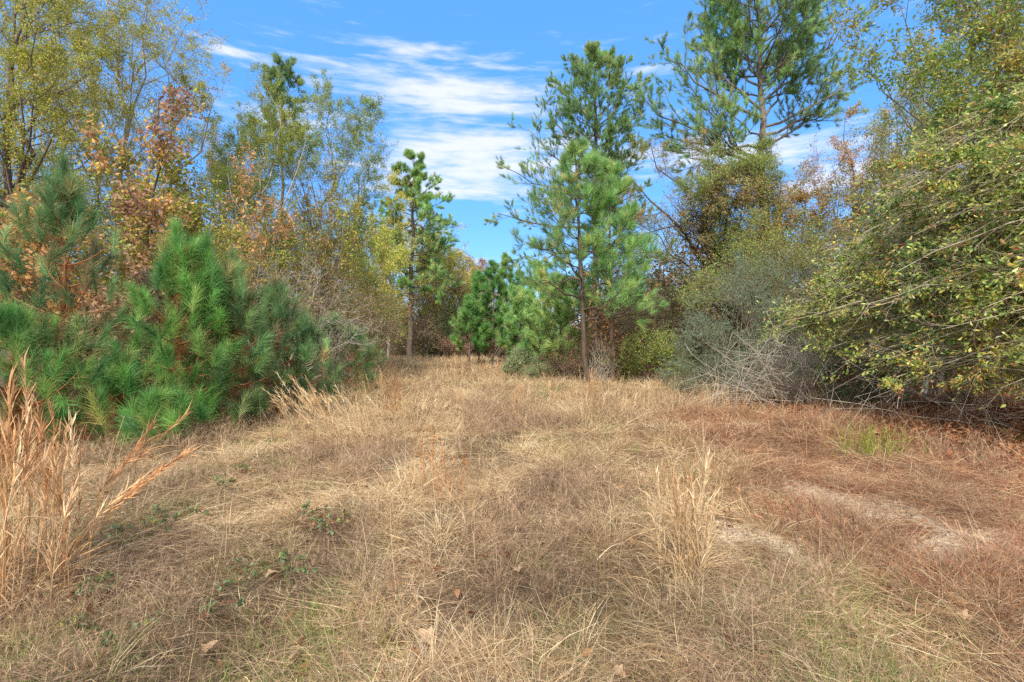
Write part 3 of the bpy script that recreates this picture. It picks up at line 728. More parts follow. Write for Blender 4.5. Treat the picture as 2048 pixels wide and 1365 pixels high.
# ---- far end of the clearing
pine('straight dark trunked pine standing alone at the end of the path', 40, 820, 828, 308, 3.5, t0=.30, nl=44, n2=8, n3=4, needle=(.32, .017, 32), ends=3, seed=61, r=.24, rise=.16, limb_parts=True,
     limbs=[(.66, 905, 455, 0), (.66, 770, 470, .6), (.52, 890, 495, .5), (.74, 895, 400, -.4), (.8, 880, 365, .4), (.73, 770, 420, 0), (.85, 790, 345, .2)], prof=lambda u: np.interp(u, [0, .3, 1], [.85, 1, .2]), pal=PAL_PINE[3:]+PAL_PINE_LIGHT, bark=lin((104, 92, 82)))
broadleaf('yellow leaved tree mingling with the lone pine on its left side', 38.6, 778, [(778, 350, 0), (762, 420, 0), (790, 400, 0), (765, 470, 0)], 1.4, YELLOW, 15000, .110, .11, 8, 6, 4, .3, seed=62, limb_parts=False, ang=36)
broadleaf('broad yellow green tree at the end of the path behind the lone pine', 46, 850, [(830, 480), (790, 490), (870, 500), (890, 540), (750, 500)], 3.0, YELLOW, 46000, .15, .15, 8, 6, 4, .15, seed=63, limb_parts=False)
broadleaf('yellow olive tree left of the lone pine', 31, 730, [(735, 440), (700, 470), (770, 500), (720, 520)], 2.1, YELLOW[:4]+OLIVE_G[:2], 34000, .110, .1, 8, 6, 4, .15, seed=64, limb_parts=False)
broadleaf('thin brownish tree between the lone pine and the sky gap', 50, 890, [(880, 520), (905, 545), (860, 530), (925, 560)], 2.6, DRYBR+YELLOW[:2], 30000, .15, .14, 8, 6, 4, .15, seed=65, limb_parts=False)
broadleaf('orange brown treetop lowest in the skyline gap', 56, 945, [(945, 545), (920, 560), (975, 560), (990, 545)], 3., REDBR[1:4]+DRYBR[:3], 30000, .16, .14, 8, 6, 4, .1, seed=66, limb_parts=False)
bush('dark green thicket closing the end of the path', 44, [(900, 655, 0, 2.0, 1.5, 2.0), (880, 680, 0, 2.2, 1.5, 1.4), (935, 670, 1, 1.6, 1.4, 1.7)], DKGREEN, 1700, 8, .12, .8, seed=67)
bush('low yellow brown brush under the sky gap at the end of the path', 47, [(960, 640, 0, 2.4, 1.5, 2.4), (1010, 650, 1, 2.4, 1.5, 2.2), (900, 620, 3, 2.4, 1.5, 2.6), (1060, 640, 1, 2.4, 1.5, 2.6)], YELLOW[:3]+DRYBR, 2200, 8, .13, .9, seed=174)
bush('brown twiggy thicket at the end of the path left of the dark one', 42, [(850, 665, 0, 2., 1.5, 1.6), (800, 670, 0, 2.4, 1.5, 1.7), (760, 675, -2, 2.2, 1.5, 1.5), (840, 620, 2, 2.2, 1.5, 2.)], DRYBR, 2200, 5, .11, .9, seed=68)
bush('reddish bramble thicket beside the dark one', 43, [(915, 690, -1, 1.6, 1.2, .9)], REDBR[:3]+DRYBR[:2], 700, 5, .1, .7, seed=69)
broadleaf('rounded yellow olive tree low behind the bare grey branches', 23, 650, [(640, 470), (690, 480), (600, 500), (720, 540), (670, 540)], 1.9, OLIVE_G[:4]+YELLOW[:4], 26000, .075, .09, 8, 6, 4, .1, seed=171, limb_parts=False)
broadleaf('dense olive brown small tree behind the pale leaning trunk', 24, 540, [(520, 440), (570, 450), (490, 480), (600, 510)], 2.0, OLIVE_G[:4]+OLIVE[:3], 26000, .075, .09, 8, 6, 4, .1, seed=172, limb_parts=False)
bush('wide yellow green thicket low along the left edge halfway down the path', 21, [(600, 620, 0, 2.0, 1.4, 1.6), (680, 640, .5, 1.8, 1.4, 1.3), (740, 650, 2, 1.6, 1.4, 1.2), (530, 600, 0, 1.8, 1.4, 1.8)], YELLOW[:4]+OLIVE_G[:2], 2600, 8, .075, .6, seed=173)
bush('olive yellow brush along the left edge near the end of the path', 27, [(740, 640, 0, 1.6, 1.4, 1.5), (700, 600, 1, 1.8, 1.4, 1.8), (770, 610, 3, 1.8, 1.4, 2.)], OLIVE+DRYBR[:2], 2200, 7, .085, .7, seed=70)

# ---- right side, far to near
for i, (px, tx, ty, Y, sd) in enumerate(((958, 960, 548, 32, 1), (986, 988, 528, 31, 2), (1012, 1014, 512, 33, 3), (1040, 1040, 545, 35, 4), (938, 940, 600, 30, 5))):
    lb = ['second from the path in the row of dense young pines', 'dark green dense young pine with a dark bare trunk, centre of its row', 'tallest dense young pine of the row with a spiky top',
          'dense young pine rearmost in the row, half hidden by lighter pines', 'shortest dense young pine nearest the path'][i]
    pine(lb, Y, px, tx, ty, 1.35, t0=.2, nl=26, n2=5, n3=2, needle=(.32, .018, 30), ends=3, pal=PAL_PINE_VIVID if i % 2 else PAL_PINE_LIGHT[1:4]+PAL_PINE_VIVID[:2], seed=71+sd, r=.07, rise=.55, group='dense young pines at the end of the right edge',
         prof=lambda u: np.interp(u, [0, .3, 1], [.8, 1, .15]), limb_parts=False)
pine('yellow green pine spreading low beside the pale shrub', 24, 1078, 1082, 535, 1.7, t0=.12, nl=26, n2=5, n3=3, needle=(.32, .015, 32), ends=3, pal=PAL_PINE_LIGHT, seed=81, r=.07, rise=.5, prof=lambda u: np.interp(u, [0, .4, 1], [.8, 1, .2]), limb_parts=False)
pine('feathery yellow green pine behind the leaning dark trunk', 20.5, 1120, 1122, 560, 1.5, t0=.1, nl=26, n2=6, n3=3, needle=(.3, .013, 28), pal=PAL_PINE_LIGHT, seed=181, r=.06, rise=.35, ends=2, prof=lambda u: np.interp(u, [0, .4, 1], [.9, 1, .2]), limb_parts=False)
pine('low yellow green pine in front of the dense row', 22, 1040, 1040, 590, 1.0, t0=.15, nl=18, n2=5, n3=2, needle=(.3, .014, 30), ends=3, pal=PAL_PINE_LIGHT, seed=82, r=.05, rise=.5, limb_parts=False)
bush('pale grey green shrub catching light at the right edge of the path', 20.5, [(1045, 712, 0, .55, .5, .42), (1020, 730, 0, .4, .4, .3)], PALEGRN, 620, 12, .05, .3, seed=83, group='pale shrubs by the path', upb=.7)
bush('smaller pale grey green shrub right of its larger twin', 20, [(1082, 738, 0, .45, .4, .32), (1060, 745, 0, .3, .3, .2)], PALEGRN, 420, 12, .05, .3, seed=84, group='pale shrubs by the path', upb=.7)
pine('light green pine with a slightly leaning dark trunk, second from the path', 17.5, 1172, 1150, 295, 2.2, t0=.27, nl=30, n2=6, n3=3, needle=(.33, .009, 28), pal=PAL_PINE_LIGHT+PAL_PINE[:2], seed=85, r=.105, rise=.32,
     limbs=[(.55, 1040, 480, .4), (.57, 1265, 500, -.4), (.45, 1050, 560, .3), (.62, 1075, 400, 0)], prof=lambda u: np.interp(u, [0, .35, 1], [1, .95, .2]), bark=lin((96, 82, 72)), ends=2)
pine('slender light green pine with a reddish straight trunk', 18.4, 1228, 1212, 335, 1.75, t0=.3, nl=34, n2=6, n3=4, needle=(.32, .009, 26), pal=PAL_PINE_LIGHT, seed=86, r=.095, rise=.32,
     prof=lambda u: np.interp(u, [0, .35, 1], [.9, 1, .2]), bark=lin((104, 86, 74)), ends=2)
pine('tall pine with layered dark limbs rising behind the two lighter pines', 32, 1188, 1192, 108, 3.9, t0=.42, nl=44, n2=9, n3=5, needle=(.26, .017, 28), ends=4, pal=PAL_PINE[:2]+PAL_PINE[3:]+PAL_PINE_LIGHT[:2], seed=87, r=.24, rise=.62,
     limbs=[(.44, 1000, 428, .5), (.52, 1010, 335, 0), (.58, 1060, 262, .6), (.40, 1030, 520, -.4), (.38, 1335, 512, .2), (.55, 1290, 300, 0), (.64, 1085, 205, .4), (.62, 1280, 235, -.4), (.46, 1300, 420, .5), (.48, 1090, 400, 1.2)],
     prof=lambda u: np.interp(u, [0, .5, .85, 1], [.7, 1, .62, .3]), l2=.36)
pine('biggest pine with bare spreading limbs and grey trunk above the vines', 24, 1535, 1512, -75, 4.3, t0=.66, nl=32, n2=11, n3=5, needle=(.26, .012, 30), ends=4, pal=PAL_PINE[:2]+PAL_PINE[3:]+PAL_PINE_LIGHT[:1], seed=88, r=.27, rise=.75, sides=12,
     limbs=[(.50, 1290, 200, -.6), (.50, 1375, 165, .8), (.55, 1325, 270, .5), (.60, 1735, 135, -.5), (.66, 1715, 30, .4), (.58, 1690, 190, .9), (.62, 1335, 120, -.9), (.52, 1400, 250, -1.2), (.70, 1400, 60, 1.), (.71, 1640, 10, -.8), (.64, 1400, 95, .2), (.72, 1450, 30, .3), (.55, 1640, 215, .8), (.47, 1360, 300, 1.2), (.78, 1440, -40, -.5), (.78, 1600, -60, .5), (.57, 1460, 215, -1.4), (.62, 1590, 120, 1.5)],
     bark=lin((120, 111, 102)), l2=.38)
broadleaf('crooked oak with brown and orange leaves left of the biggest pine', 22, 1535, [(1265, 360), (1300, 285, .5), (1345, 410, -.5), (1395, 330, .5), (1280, 450, .3), (1560, 350, .5)], 1.7, REDBR[:4]+DRYBR[:2]+OLIVE[:3]+ORANGE[:2], 34000, .066, .2, 9, 7, 5, .3, bark=DARKB, seed=89, ang=44, coh=.5)
bush('brown dry vine curtain hanging on the oak beneath the biggest pine', 21.4, [(1465, 385, 0, 1.6, 1.1, 1.0), (1410, 410, 0, 1.2, 1.0, .9), (1500, 440, 0, 1.1, .9, 1.9), (1440, 470, .3, 1.1, .9, 1.0), (1525, 520, 0, .9, .8, 1.5), (1530, 430, -.3, .85, .8, 2.0)], [(3, (150, 164, 88)), (2, (176, 150, 108)), (1.5, (160, 136, 100)), (2, (184, 176, 120)), (2.5, (128, 148, 80))], 5200, 13, .075, .5, seed=90, stemc=lin((158, 138, 112)), name='vine', cat='vine', bpx=1525)
bush('bright green vine dome on top of the brown vine curtain', 21, [(1470, 325, 0, 1.6, 1.1, .5), (1400, 372, 0, 1.1, .9, .42), (1525, 345, 0, .8, .8, .6), (1528, 300, .6, .45, .5, .7)], LIME+PALEGRN[:1], 2300, 9, .065, .35, seed=190, name='vine', cat='vine', ns=4, bpx=1530)
broadleaf('gnarled pale grey tree seen far off between the pines and the vines', 34, 1338, [(1315, 470), (1372, 465), (1340, 520), (1400, 500)], 1.9, OLIVE_G+DRYBR[:2], 5200, .099, .15, 6, 5, 4, .3, bark=PALEB, seed=91, limb_parts=True)
broadleaf('hazy brown tree behind the dark bush on the right', 38, 1270, [(1260, 520), (1300, 540), (1240, 560), (1340, 560)], 2.4, DRYBR, 14000, .132, .12, 7, 6, 4, .12, seed=92, limb_parts=False)
broadleaf('green brown tree behind the vine trunk', 30, 1450, [(1430, 520), (1480, 500), (1400, 560), (1540, 520)], 2.2, MIXOAK, 18000, .110, .12, 7, 6, 4, .12, seed=93, limb_parts=False)
bush('dark brown leafy bush in shade behind the bright laurel', 23, [(1340, 620, 0, 1.5, 1.2, 1.0), (1300, 650, 0, 1.4, 1.1, 1.0), (1390, 600, .5, 1.3, 1.1, 1.1), (1260, 630, 1, 1.2, 1.1, 1.1)], [(3, (96, 92, 56)), (3, (112, 90, 62)), (2, (84, 96, 52))], 1800, 8, .07, .5, seed=94)
bush('bright yellow green laurel bush between the straight pine and the grey green shrub', 18.5, [(1300, 690, 0, 1.1, .9, .75), (1345, 720, -.4, .8, .8, .7), (1250, 720, .4, .8, .8, .7)], LIME+DRYBR[:1], 1500, 8, .075, .4, seed=95)
bush('tangle of brown twigs and dry leaves around the two pine trunks', 18.8, [(1190, 705, .6, 1.3, .9, .8), (1130, 715, .8, .9, .8, .6), (1240, 740, .8, 1.1, .9, .5), (1210, 650, 1.5, 1.3, .9, .9)], DRYBR+REDBR[:2], 1500, 4, .055, .6, seed=96)
bush('bare forked whitish twigs rising beside the straight pine trunk', 18.0, [(1205, 715, 0, .5, .3, .55)], DRYBR, 60, 1, .04, .7, seed=97, stemc=DEADC, upb=1.2, tr=.006, name='bare_shrub')
bush('big rounded grey green evergreen shrub behind the dead brush', 13.6, [(1480, 640, 0, 1.35, 1.1, 1.1), (1410, 700, -.5, 1.0, .9, .85), (1560, 600, .3, 1.2, 1.1, 1.1), (1370, 760, -.5, .7, .7, .45), (1470, 750, -.4, 1.2, .9, .6), (1590, 700, 0, 1.2, 1.1, .9), (1500, 560, .6, 1.0, 1., .7)], GREYGRN, 5200, 15, .032, .36, seed=98, cscale=1.6)
bush('olive green leafy shrub above the grey green one', 16, [(1520, 470, .5, .9, .8, .9), (1470, 540, 0, 1.1, 1., .7), (1560, 510, 0, 1.1, 1., .9), (1640, 490, .5, 1.2, 1., 1.1), (1400, 580, 0, .9, .9, .6)], OLIVE_G+LIME[:2], 2000, 8, .06, .45, seed=99)
bush('heap of bare grey dead brush in front of the evergreen shrub', 11.4, [(1530, 735, 0, 1.15, .8, .6), (1600, 700, .2, .8, .6, .6), (1450, 770, -.2, .8, .6, .4)], DRYBR, 300, 0, .04, 1.35, seed=100, stemc=lin((178, 166, 150)), name='dead_brush', cat='dead brush', ns=40, tr=.0055, upb=.35, shell=.2, bpx=1620)
broadleaf('thin crooked tree with orange leaves between the biggest pine and the oaks', 16, 1722, [(1690, 235), (1755, 250), (1725, 310), (1665, 330), (1780, 350)], 1.1, ORANGE[:3]+MIXOAK[:3], 12000, .065, .06, 7, 5, 5, .4, bark=DARKB, seed=101, coh=.45)
broadleaf('green olive oak rising behind the orange leaved tree', 19, 1880, [(1840, 180), (1900, 120), (1800, 260), (1950, 200), (1870, 300)], 2.0, OLIVE_G[:4]+OLIVE[:3], 34000, .07, .09, 8, 6, 5, .2, bark=GREYB, seed=192, limb_parts=False)
broadleaf('olive brown oak filling the space right of the vine', 20, 1640, [(1600, 400), (1680, 380), (1640, 430), (1570, 440), (1740, 420)], 1.7, MIXOAK, 30000, .083, .1, 8, 6, 4, .15, bark=DARKB, seed=102)
broadleaf('pale trunk tree with green leaves behind the overhanging oak', 14, 1850, [(1790, 200), (1850, 140), (1900, 240), (1820, 330)], 1.5, OLIVE_G[:3]+MIXOAK[:3], 24000, .066, .07, 8, 5, 5, .3, bark=PALEB, seed=103)
pine('dark pine at the upper right corner behind the oaks', 15, 1985, 1995, -260, 2.2, t0=.5, nl=22, n2=6, n3=3, needle=(.2, .009, 28), seed=104, r=.14, rise=.3, limbs=[(.42, 1790, 215, 0), (.5, 1900, 60, 0)])
broadleaf('lacy olive oak between the orange leaved tree and the pale trunk', 18, 1790, [(1760, 300), (1820, 330), (1700, 400), (1870, 300), (1790, 380)], 1.7, MIXOAK+OLIVE_G[:2], 20000, .07, .08, 8, 6, 4, .2, bark=DARKB, seed=175)
bush('mixed green thicket behind the overhanging oak', 14.5, [(1700, 520, 0, 1.4, 1.1, 1.1), (1800, 480, .3, 1.5, 1.1, 1.3), (1900, 440, .5, 1.6, 1.1, 1.5), (2000, 480, .5, 1.6, 1.1, 1.6), (1750, 620, 0, 1.5, 1.1, 1.1), (1880, 620, 0, 1.6, 1.1, 1.2), (2020, 620, 0, 1.7, 1.1, 1.2)], MIXOAK+DKGREEN[:2], 3000, 8, .07, .5, seed=105)
broadleaf('tall oak with long green leaves and pale trunk at the upper right', 9.6, 2110, [(1930, -150), (1800, 10, -.4), (1740, 110, .3), (2010, -120, .6), (1850, -120, -.4), (2090, 60, 0), (1900, 150, -.8)], 1.25, OLIVE_G[:2]+LIME[:2]+MIXOAK[:4], 26000, .08, .085, 8, 5, 5, .34, bark=GREYB*.8, seed=106, ang=40, lw=.4, full=True)
broadleaf('oak at the right border with green and rusty leaves', 8.6, 2130, [(2080, -120), (2010, 90, .3), (2120, 150, -.2), (2000, 260, -.3), (2180, -60, .5)], 1.3, MIXOAK+LIME[:1], 24000, .08, .08, 8, 5, 5, .3, bark=DARKB, seed=107, lw=.45, full=True)

def overhang():
    """large oak shrub sweeping long thin branches out of the right side over the ground"""
    R = np.random.default_rng(108)
    b = np.array([11.2, 7.8, float(ground_h(11.2, 7.8))])
    root = thing('overhanging_oak', 'wide oak shrub sweeping olive leafy branches over the shaded hollow at the right', 'tree', b)
    nb = 260
    # branch ends lie on the outer face of the shrub
    f = R.uniform(0, 1, nb)
    px = 1565 + 560 * R.uniform(0, 1, nb)**.75
    Y = np.interp(px, [1565, 2085], [10.6, 7.2]) + R.normal(size=nb)*.7
    top = np.interp(px, [1560, 1640, 1700, 1850, 2048], [610, 500, 400, 270, 170]); bot = np.interp(px, [1560, 1700, 1850, 2080], [690, 740, 770, 790])
    py = top + (bot - top)*f
    E = np.stack([(px-1024)/F*Y, Y, EYE-(py-682.5)/F*Y], -1)
    g0 = R.uniform(0, 1, nb)
    S = np.stack([E[:, 0] + R.uniform(2.0, 3.6, nb), E[:, 1] - R.uniform(.2, 1.6, nb), E[:, 2]*R.uniform(.95, 1.15, nb) + R.uniform(.1, .8, nb)], -1)
    k = 9; t = np.linspace(0, 1, k)[None, :, None]
    M = S*.5 + E*.5 + np.stack([np.zeros(nb), np.zeros(nb), .10 + .07*np.linalg.norm(E-S, axis=1)], -1)
    Q = (1-t)**2*S[:, None] + 2*t*(1-t)*M[:, None] + t*t*E[:, None]
    Q[:, 1:-1] += R.normal(size=(nb, k-2, 3))*.035
    QR = np.linspace(1, .3, k)[None]*R.uniform(.010, .020, (nb, 1))
    q2, r2, p2, t2 = grow(Q, QR, 9, .25, 1., 32, .75, 6, R, up=.03, wander=.09, rr=.6, rmin=.003, lenfun=lambda t: 1.3-.7*t)
    q3, r3, p3, t3 = grow(q2, r2, 5, .15, 1., 40, .26, 4, R, up=.04, wander=.1, rr=.6, rmin=.0018)
    # trunk stems
    for i in range(12):
        e = S[R.integers(0, nb)]; p = b + np.append(R.normal(size=2)*.5, -.1)
        g = Geo(); tubes(g, bez(p, p*.5+e*.5+R.normal(size=3)*.1, e+np.array([0, 0, .6]), 7)[None], np.linspace(.055, .02, 7)[None], 7, DARKB); g.build('trunk', M_BARK, root, True)
    bc = lin((172, 160, 138))
    near = np.argsort(np.linalg.norm(E, axis=1))
    for c in range(100):
        j = near[c:c+1] if c < 99 else near[99:]; g = Geo(); tubes(g, Q[j], QR[j], 5, bc)
        m = np.isin(p2, j); tubes(g, q2[m], r2[m], 4, bc*.95); m = np.isin(p2[p3], j); tubes(g, q3[m], r3[m], 3, bc*.85)
        o = g.build('branch' if c < 99 else 'branches', M_TWIG, root, True)
        if c == 99: o['kind'] = 'stuff'
    n = 76000
    wgt = R.gamma(1.2, 1., len(q3)) * R.gamma(.9, 1., len(q2))[p3] * R.gamma(1.5, 1., nb)[p2][p3] * np.where(q3[:, -1, 2] > .75, 1, .12); i = R.choice(len(q3), n, p=wgt/wgt.sum())
    P, T = interp(q3[i], R.uniform(.1, 1, n)); D = nrm(T*.9 + R.normal(size=P.shape)*.5 + np.array([0, 0, -.1]))
    P += R.normal(size=P.shape)*.03
    c = pick([(3, (154, 168, 88)), (3, (180, 184, 100)), (2.5, (128, 152, 80)), (1.6, (200, 186, 96)), (.8, (200, 160, 112)), (.5, (172, 116, 76)), (1., (196, 200, 146)), (2, (110, 140, 78))], P, R, .5, 2.2, 5., .22)
    g = Geo(); leaves(g, P, D, R.uniform(.05, .1, n), R.uniform(.022, .042, n), c, .4, full=True, R=R)
    g.build('crown', M_LEAF, root)
overhang()
bush('bare whitish lower branches hanging over the dark hollow at the right', 8.2, [(1900, 800, 0, 1.1, .6, .22), (2010, 790, .2, .9, .6, .3), (1780, 765, .6, .8, .6, .2)], DRYBR, 80, 0, .04, 1.5, seed=109, stemc=lin((160, 150, 136)), name='dead_branches', cat='dead branches', ns=4, tr=.005, upb=.05, shell=.1, bpx=2080)
bush('small dark green shrub at the foot of the overhanging oak', 11, [(1680, 795, 0, .45, .35, .25), (1730, 780, .4, .5, .4, .3)], DKGREEN, 420, 10, .04, .3, seed=110)
bush('dark shaded brush deep under the overhanging oak', 11.6, [(1800, 720, 0, 1.4, .9, .8), (1930, 720, 0, 1.5, .9, .9), (2060, 720, -.5, 1.5, .9, 1.), (1720, 740, 0, 1., .8, .6)], DKGREEN+DRYBR[:2], 1800, 7, .06, .5, seed=111)

# ---- far woods that close the view on both sides
def far_woods():
    R = np.random.default_rng(120); g = Geo(); n = 640
    az = np.concatenate([R.uniform(-62, -19, n//2), R.uniform(8, 62, n//2)]); d = R.uniform(25, 70, n)
    az = np.concatenate([az, R.uniform(-19, 8, 140)]); d = np.concatenate([d, R.uniform(52, 85, 140)]); n = len(az)
    x = d*np.sin(np.radians(az)); y = d*np.cos(np.radians(az)); H = R.uniform(2.5, 7.5, n) * np.where(np.abs(az+3) < 8, .8, 1)
    P = np.stack([x, y, ground_h(x, y)-.2], -1); E = P + np.stack([R.normal(size=n)*.4, R.normal(size=n)*.4, H], -1)
    t = np.linspace(0, 1, 5)[None, :, None]; Q = P[:, None]*(1-t) + E[:, None]*t
    tubes(g, Q, np.linspace(.12, .02, 5)[None]*np.ones((n, 1)), 5, GREYB*.8)
    tc = np.array([lin(c) for c in ((130, 124, 70), (150, 128, 78), (112, 112, 62), (160, 116, 70), (96, 110, 62), (140, 110, 80))])[R.integers(0, 6, n)]
    m = 520; i = np.repeat(np.arange(n), m); N = len(i)
    u = R.uniform(.02, 1, N); rr = np.sin(np.pi*np.clip(u*.85+.12, 0, 1))*R.uniform(.1, 1, N)**.5*H[i]*.36; a = R.uniform(0, 6.28, N)
    p = P[i]*(1-u[:, None]) + E[i]*u[:, None] + np.stack([rr*np.cos(a), rr*np.sin(a), R.normal(size=N)*.3], -1)
    c = tc[i]*R.uniform(.65, 1.35, (N, 1))
    leaves(g, p, nrm(R.normal(size=(N, 3))), R.uniform(.14, .32, N), R.uniform(.08, .2, N), c, R=R)
    o = g.build('woods', M_LEAF); tag(o, 'distant mixed autumn woods behind the clearing', None, kind='stuff')
far_woods()

# ---- tall tawny grass clumps
C_SEDGE = [lin(c) for c in ((224, 184, 138), (208, 164, 116), (234, 202, 158), (192, 146, 104))]
C_SEDGEP = [lin(c) for c in ((226, 196, 152), (212, 178, 132), (234, 208, 168), (196, 158, 114))]
def sedge(label, px, Y, H, n, rad_=.08, lean=(0, 0), spreadv=.12, pal=C_SEDGE, seed=1, heads=.6, group='tall tawny grass clumps', leaf=1., w=.0034, bend=.15, head_n=16):
    R = np.random.default_rng(seed); b = on_ground(px, Y); root = thing('grass_clump', label, 'grass clump', b, group)
    P = b + np.stack([R.normal(size=n)*rad_, R.normal(size=n)*rad_, np.zeros(n)], -1)
    P[:, 2] = ground_h(P[:, 0], P[:, 1]) - .01
    D = nrm(np.stack([R.normal(size=n)*spreadv + lean[0], R.normal(size=n)*spreadv + lean[1]*.6, np.ones(n)], -1))
    L = H*R.uniform(.62, 1.08, n); B = np.stack([R.normal(size=n)*bend*.4 + lean[0]*bend*2.2, R.normal(size=n)*bend*.4, -np.abs(R.normal(size=n))*bend*.35 - abs(lean[0])*bend*1.2], -1)
    c = np.array(pal)[R.integers(0, 4, n)]*R.uniform(.75, 1.12, (n, 1))
    k = 8; t = np.linspace(0, 1, k)[None, :, None]
    Q = P[:, None] + D[:, None]*L[:, None, None]*t + B[:, None]*L[:, None, None]*t*t
    ww = max(w, .00055*Y)
    g = Geo(); tubes(g, Q, np.linspace(.5, .2, k)[None]*ww*np.ones((n, 1)), 3, c); g.build('stalk_sprays', M_GRASS, root)
    # sheath leaves up the stalks
    m = int(n*10*leaf); i = R.integers(0, n, m); ts = R.uniform(.05, .8, m); p, T = interp(Q[i], ts)
    d = nrm(T + R.normal(size=(m, 3))*.28); Bl = R.normal(size=(m, 3))*.25 + np.array([0, 0, -.25])
    g = Geo(); blades(g, p, d, R.uniform(.10, .28, m)*min(H, 1.)*1.1, ww*1.05, Bl, c[i]*R.uniform(.8, 1.15, (m, 1)), 3, R=R)
    # basal leaves
    m = int(n*7); a = R.uniform(0, 6.28, m); p = b + np.stack([np.cos(a)*rad_*1.3*R.uniform(0, 1, m), np.sin(a)*rad_*1.3*R.uniform(0, 1, m), np.zeros(m)], -1); p[:, 2] = ground_h(p[:, 0], p[:, 1])
    d = nrm(np.stack([np.cos(a)*.5, np.sin(a)*.5, np.ones(m)], -1)); Bl = np.stack([np.cos(a)*.5, np.sin(a)*.5, -R.uniform(.3, .8, m)], -1)
    blades(g, p, d, R.uniform(.2, .5, m)*min(H, .9), ww*1.1, Bl, np.array(C_SEDGEP)[R.integers(0, 4, m)]*R.uniform(.6, 1., (m, 1)), 3, R=R)
    g.build('leaves', M_GRASS, root)
    if heads > 0:
        hs_ = np.where(R.uniform(0, 1, n) < heads)[0]; i = np.repeat(hs_, head_n); m = len(i)
        ts = R.uniform(.62, 1., m); p, T = interp(Q[i], ts)
        d = nrm(T + R.normal(size=(m, 3))*.22); cc = np.clip(c[i]*R.uniform(.95, 1.3, (m, 1)), 0, 1)
        g = Geo(); blades(g, p, d, R.uniform(.05, .12, m)*min(H, 1.2), ww*1.25, R.normal(size=(m, 3))*.15, cc, 2, R=R)
        g.build('seed_sprays', M_GRASS, root)
    return root
sedge('biggest tawny grass clump standing taller than the rest at the left border', 40, 2.75, 1.24, 26, .13, (.02, 0), .05, seed=201, heads=.85, w=.0064, leaf=1.2, head_n=26)
sedge('tawny grass clump at the left border partly cut by the picture edge', -40, 2.85, 1.2, 14, .10, (.04, 0), .06, seed=202, heads=.85, w=.0064, head_n=24)
sedge('slim tawny grass clump beside the biggest one', 118, 2.95, 1.02, 8, .05, (.02, 0), .05, seed=203, heads=.8, w=.0064, head_n=22)
sedge('few tawny stalks leaning far to the right out of the biggest clump', 85, 2.9, 1.2, 4, .04, (.62, -.1), .03, seed=204, heads=1., w=.006, leaf=.3, bend=.12, head_n=40)
sedge('tawny stalks leaning halfway over beside the far leaning ones', 95, 3.1, 1.12, 3, .04, (.45, .1), .03, seed=205, heads=1., w=.006, leaf=.3, bend=.12, head_n=40)
sedge('straw clump with feathery heads in front of the blunt topped pine', 640, 7.4, 1.05, 26, .22, (-.32, 0), .14, C_SEDGEP, seed=206, heads=.8, head_n=26)
sedge('straw clump with plumes bending left beside the sapling row', 700, 7.0, 1.1, 30, .25, (-.42, 0), .2, C_SEDGEP, seed=207, heads=.7, head_n=24)
sedge('loose pale clump fanned wide at the left edge of the path', 745, 7.6, .8, 34, .25, (-.1, 0), .3, C_SEDGEP, seed=208, heads=.3)
sedge('orange brown stalks standing in the middle of the path', 872, 5.0, .72, 16, .10, (0, 0), .07, [lin(q) for q in ((206, 134, 74), (190, 116, 62), (216, 150, 92), (176, 110, 62))], seed=209, heads=.2, leaf=.4)
sedge('second bunch of orange brown stalks just right of the first', 905, 4.6, .62, 12, .08, (.02, 0), .08, [lin(q) for q in ((206, 134, 74), (190, 116, 62), (216, 150, 92), (176, 110, 62))], seed=210, heads=.2, leaf=.4)
sedge('pale yellow clump with many stalks on the sandy right side of the path', 1378, 3.5, .84, 42, .075, (.0, 0), .09, C_SEDGEP, seed=211, heads=.4, w=.0056, leaf=1.1)
sedge('thin pale stalks beside the yellow clump', 1340, 4.4, .5, 9, .06, (.05, 0), .12, C_SEDGEP, seed=212, heads=.2)
sedge('arching straw clump behind the orange stalks', 850, 8.2, .75, 20, .15, (.25, 0), .22, C_SEDGEP, seed=213, heads=.5)
sedge('bunch of straight tan stalks near the middle of the path', 1030, 9.2, .75, 12, .08, (0, 0), .05, seed=214, heads=.5)
sedge('tan stalks at the foot of the leaning pine', 1182, 13.0, .9, 16, .2, (0, 0), .1, seed=215, heads=.6)
sedge('single thin tan plume in front of the pale shrub', 1098, 11.5, .95, 5, .05, (0, 0), .06, seed=216, heads=.8)
sedge('tan bunch by the sapling row further down the path', 768, 13, .95, 22, .25, (-.08, 0), .14, seed=217, heads=.7)
sedge('reddish straight stalks standing at mid path on the left', 790, 10, .85, 14, .12, (0, 0), .06, [lin(q) for q in ((196, 132, 80), (180, 116, 68), (206, 148, 94), (168, 108, 66))], seed=218, heads=.5)
sedge('straw clump in the right hand grass below the laurel bush', 1200, 9.2, .6, 26, .25, (.05, 0), .2, C_SEDGEP, seed=219, heads=.4)
sedge('low straw clump in front of the grey green evergreen', 1290, 11.2, .6, 24, .3, (0, 0), .2, C_SEDGEP, seed=220, heads=.4)
sedge('tan fringe clump at the foot of the dead brush', 1420, 10.2, .65, 26, .3, (0, 0), .2, seed=221, heads=.4)
sedge('pale stalks far down the path on its left side', 742, 22, 1.0, 26, .5, (0, 0), .12, seed=222, heads=.6)
sedge('pale stalks far down the path before the dense young pines', 925, 24, 1.0, 26, .5, (0, 0), .12, seed=223, heads=.6)
sedge('tawny stalks below the shortest dense pine', 975, 20, .95, 20, .35, (0, 0), .12, seed=224, heads=.6)
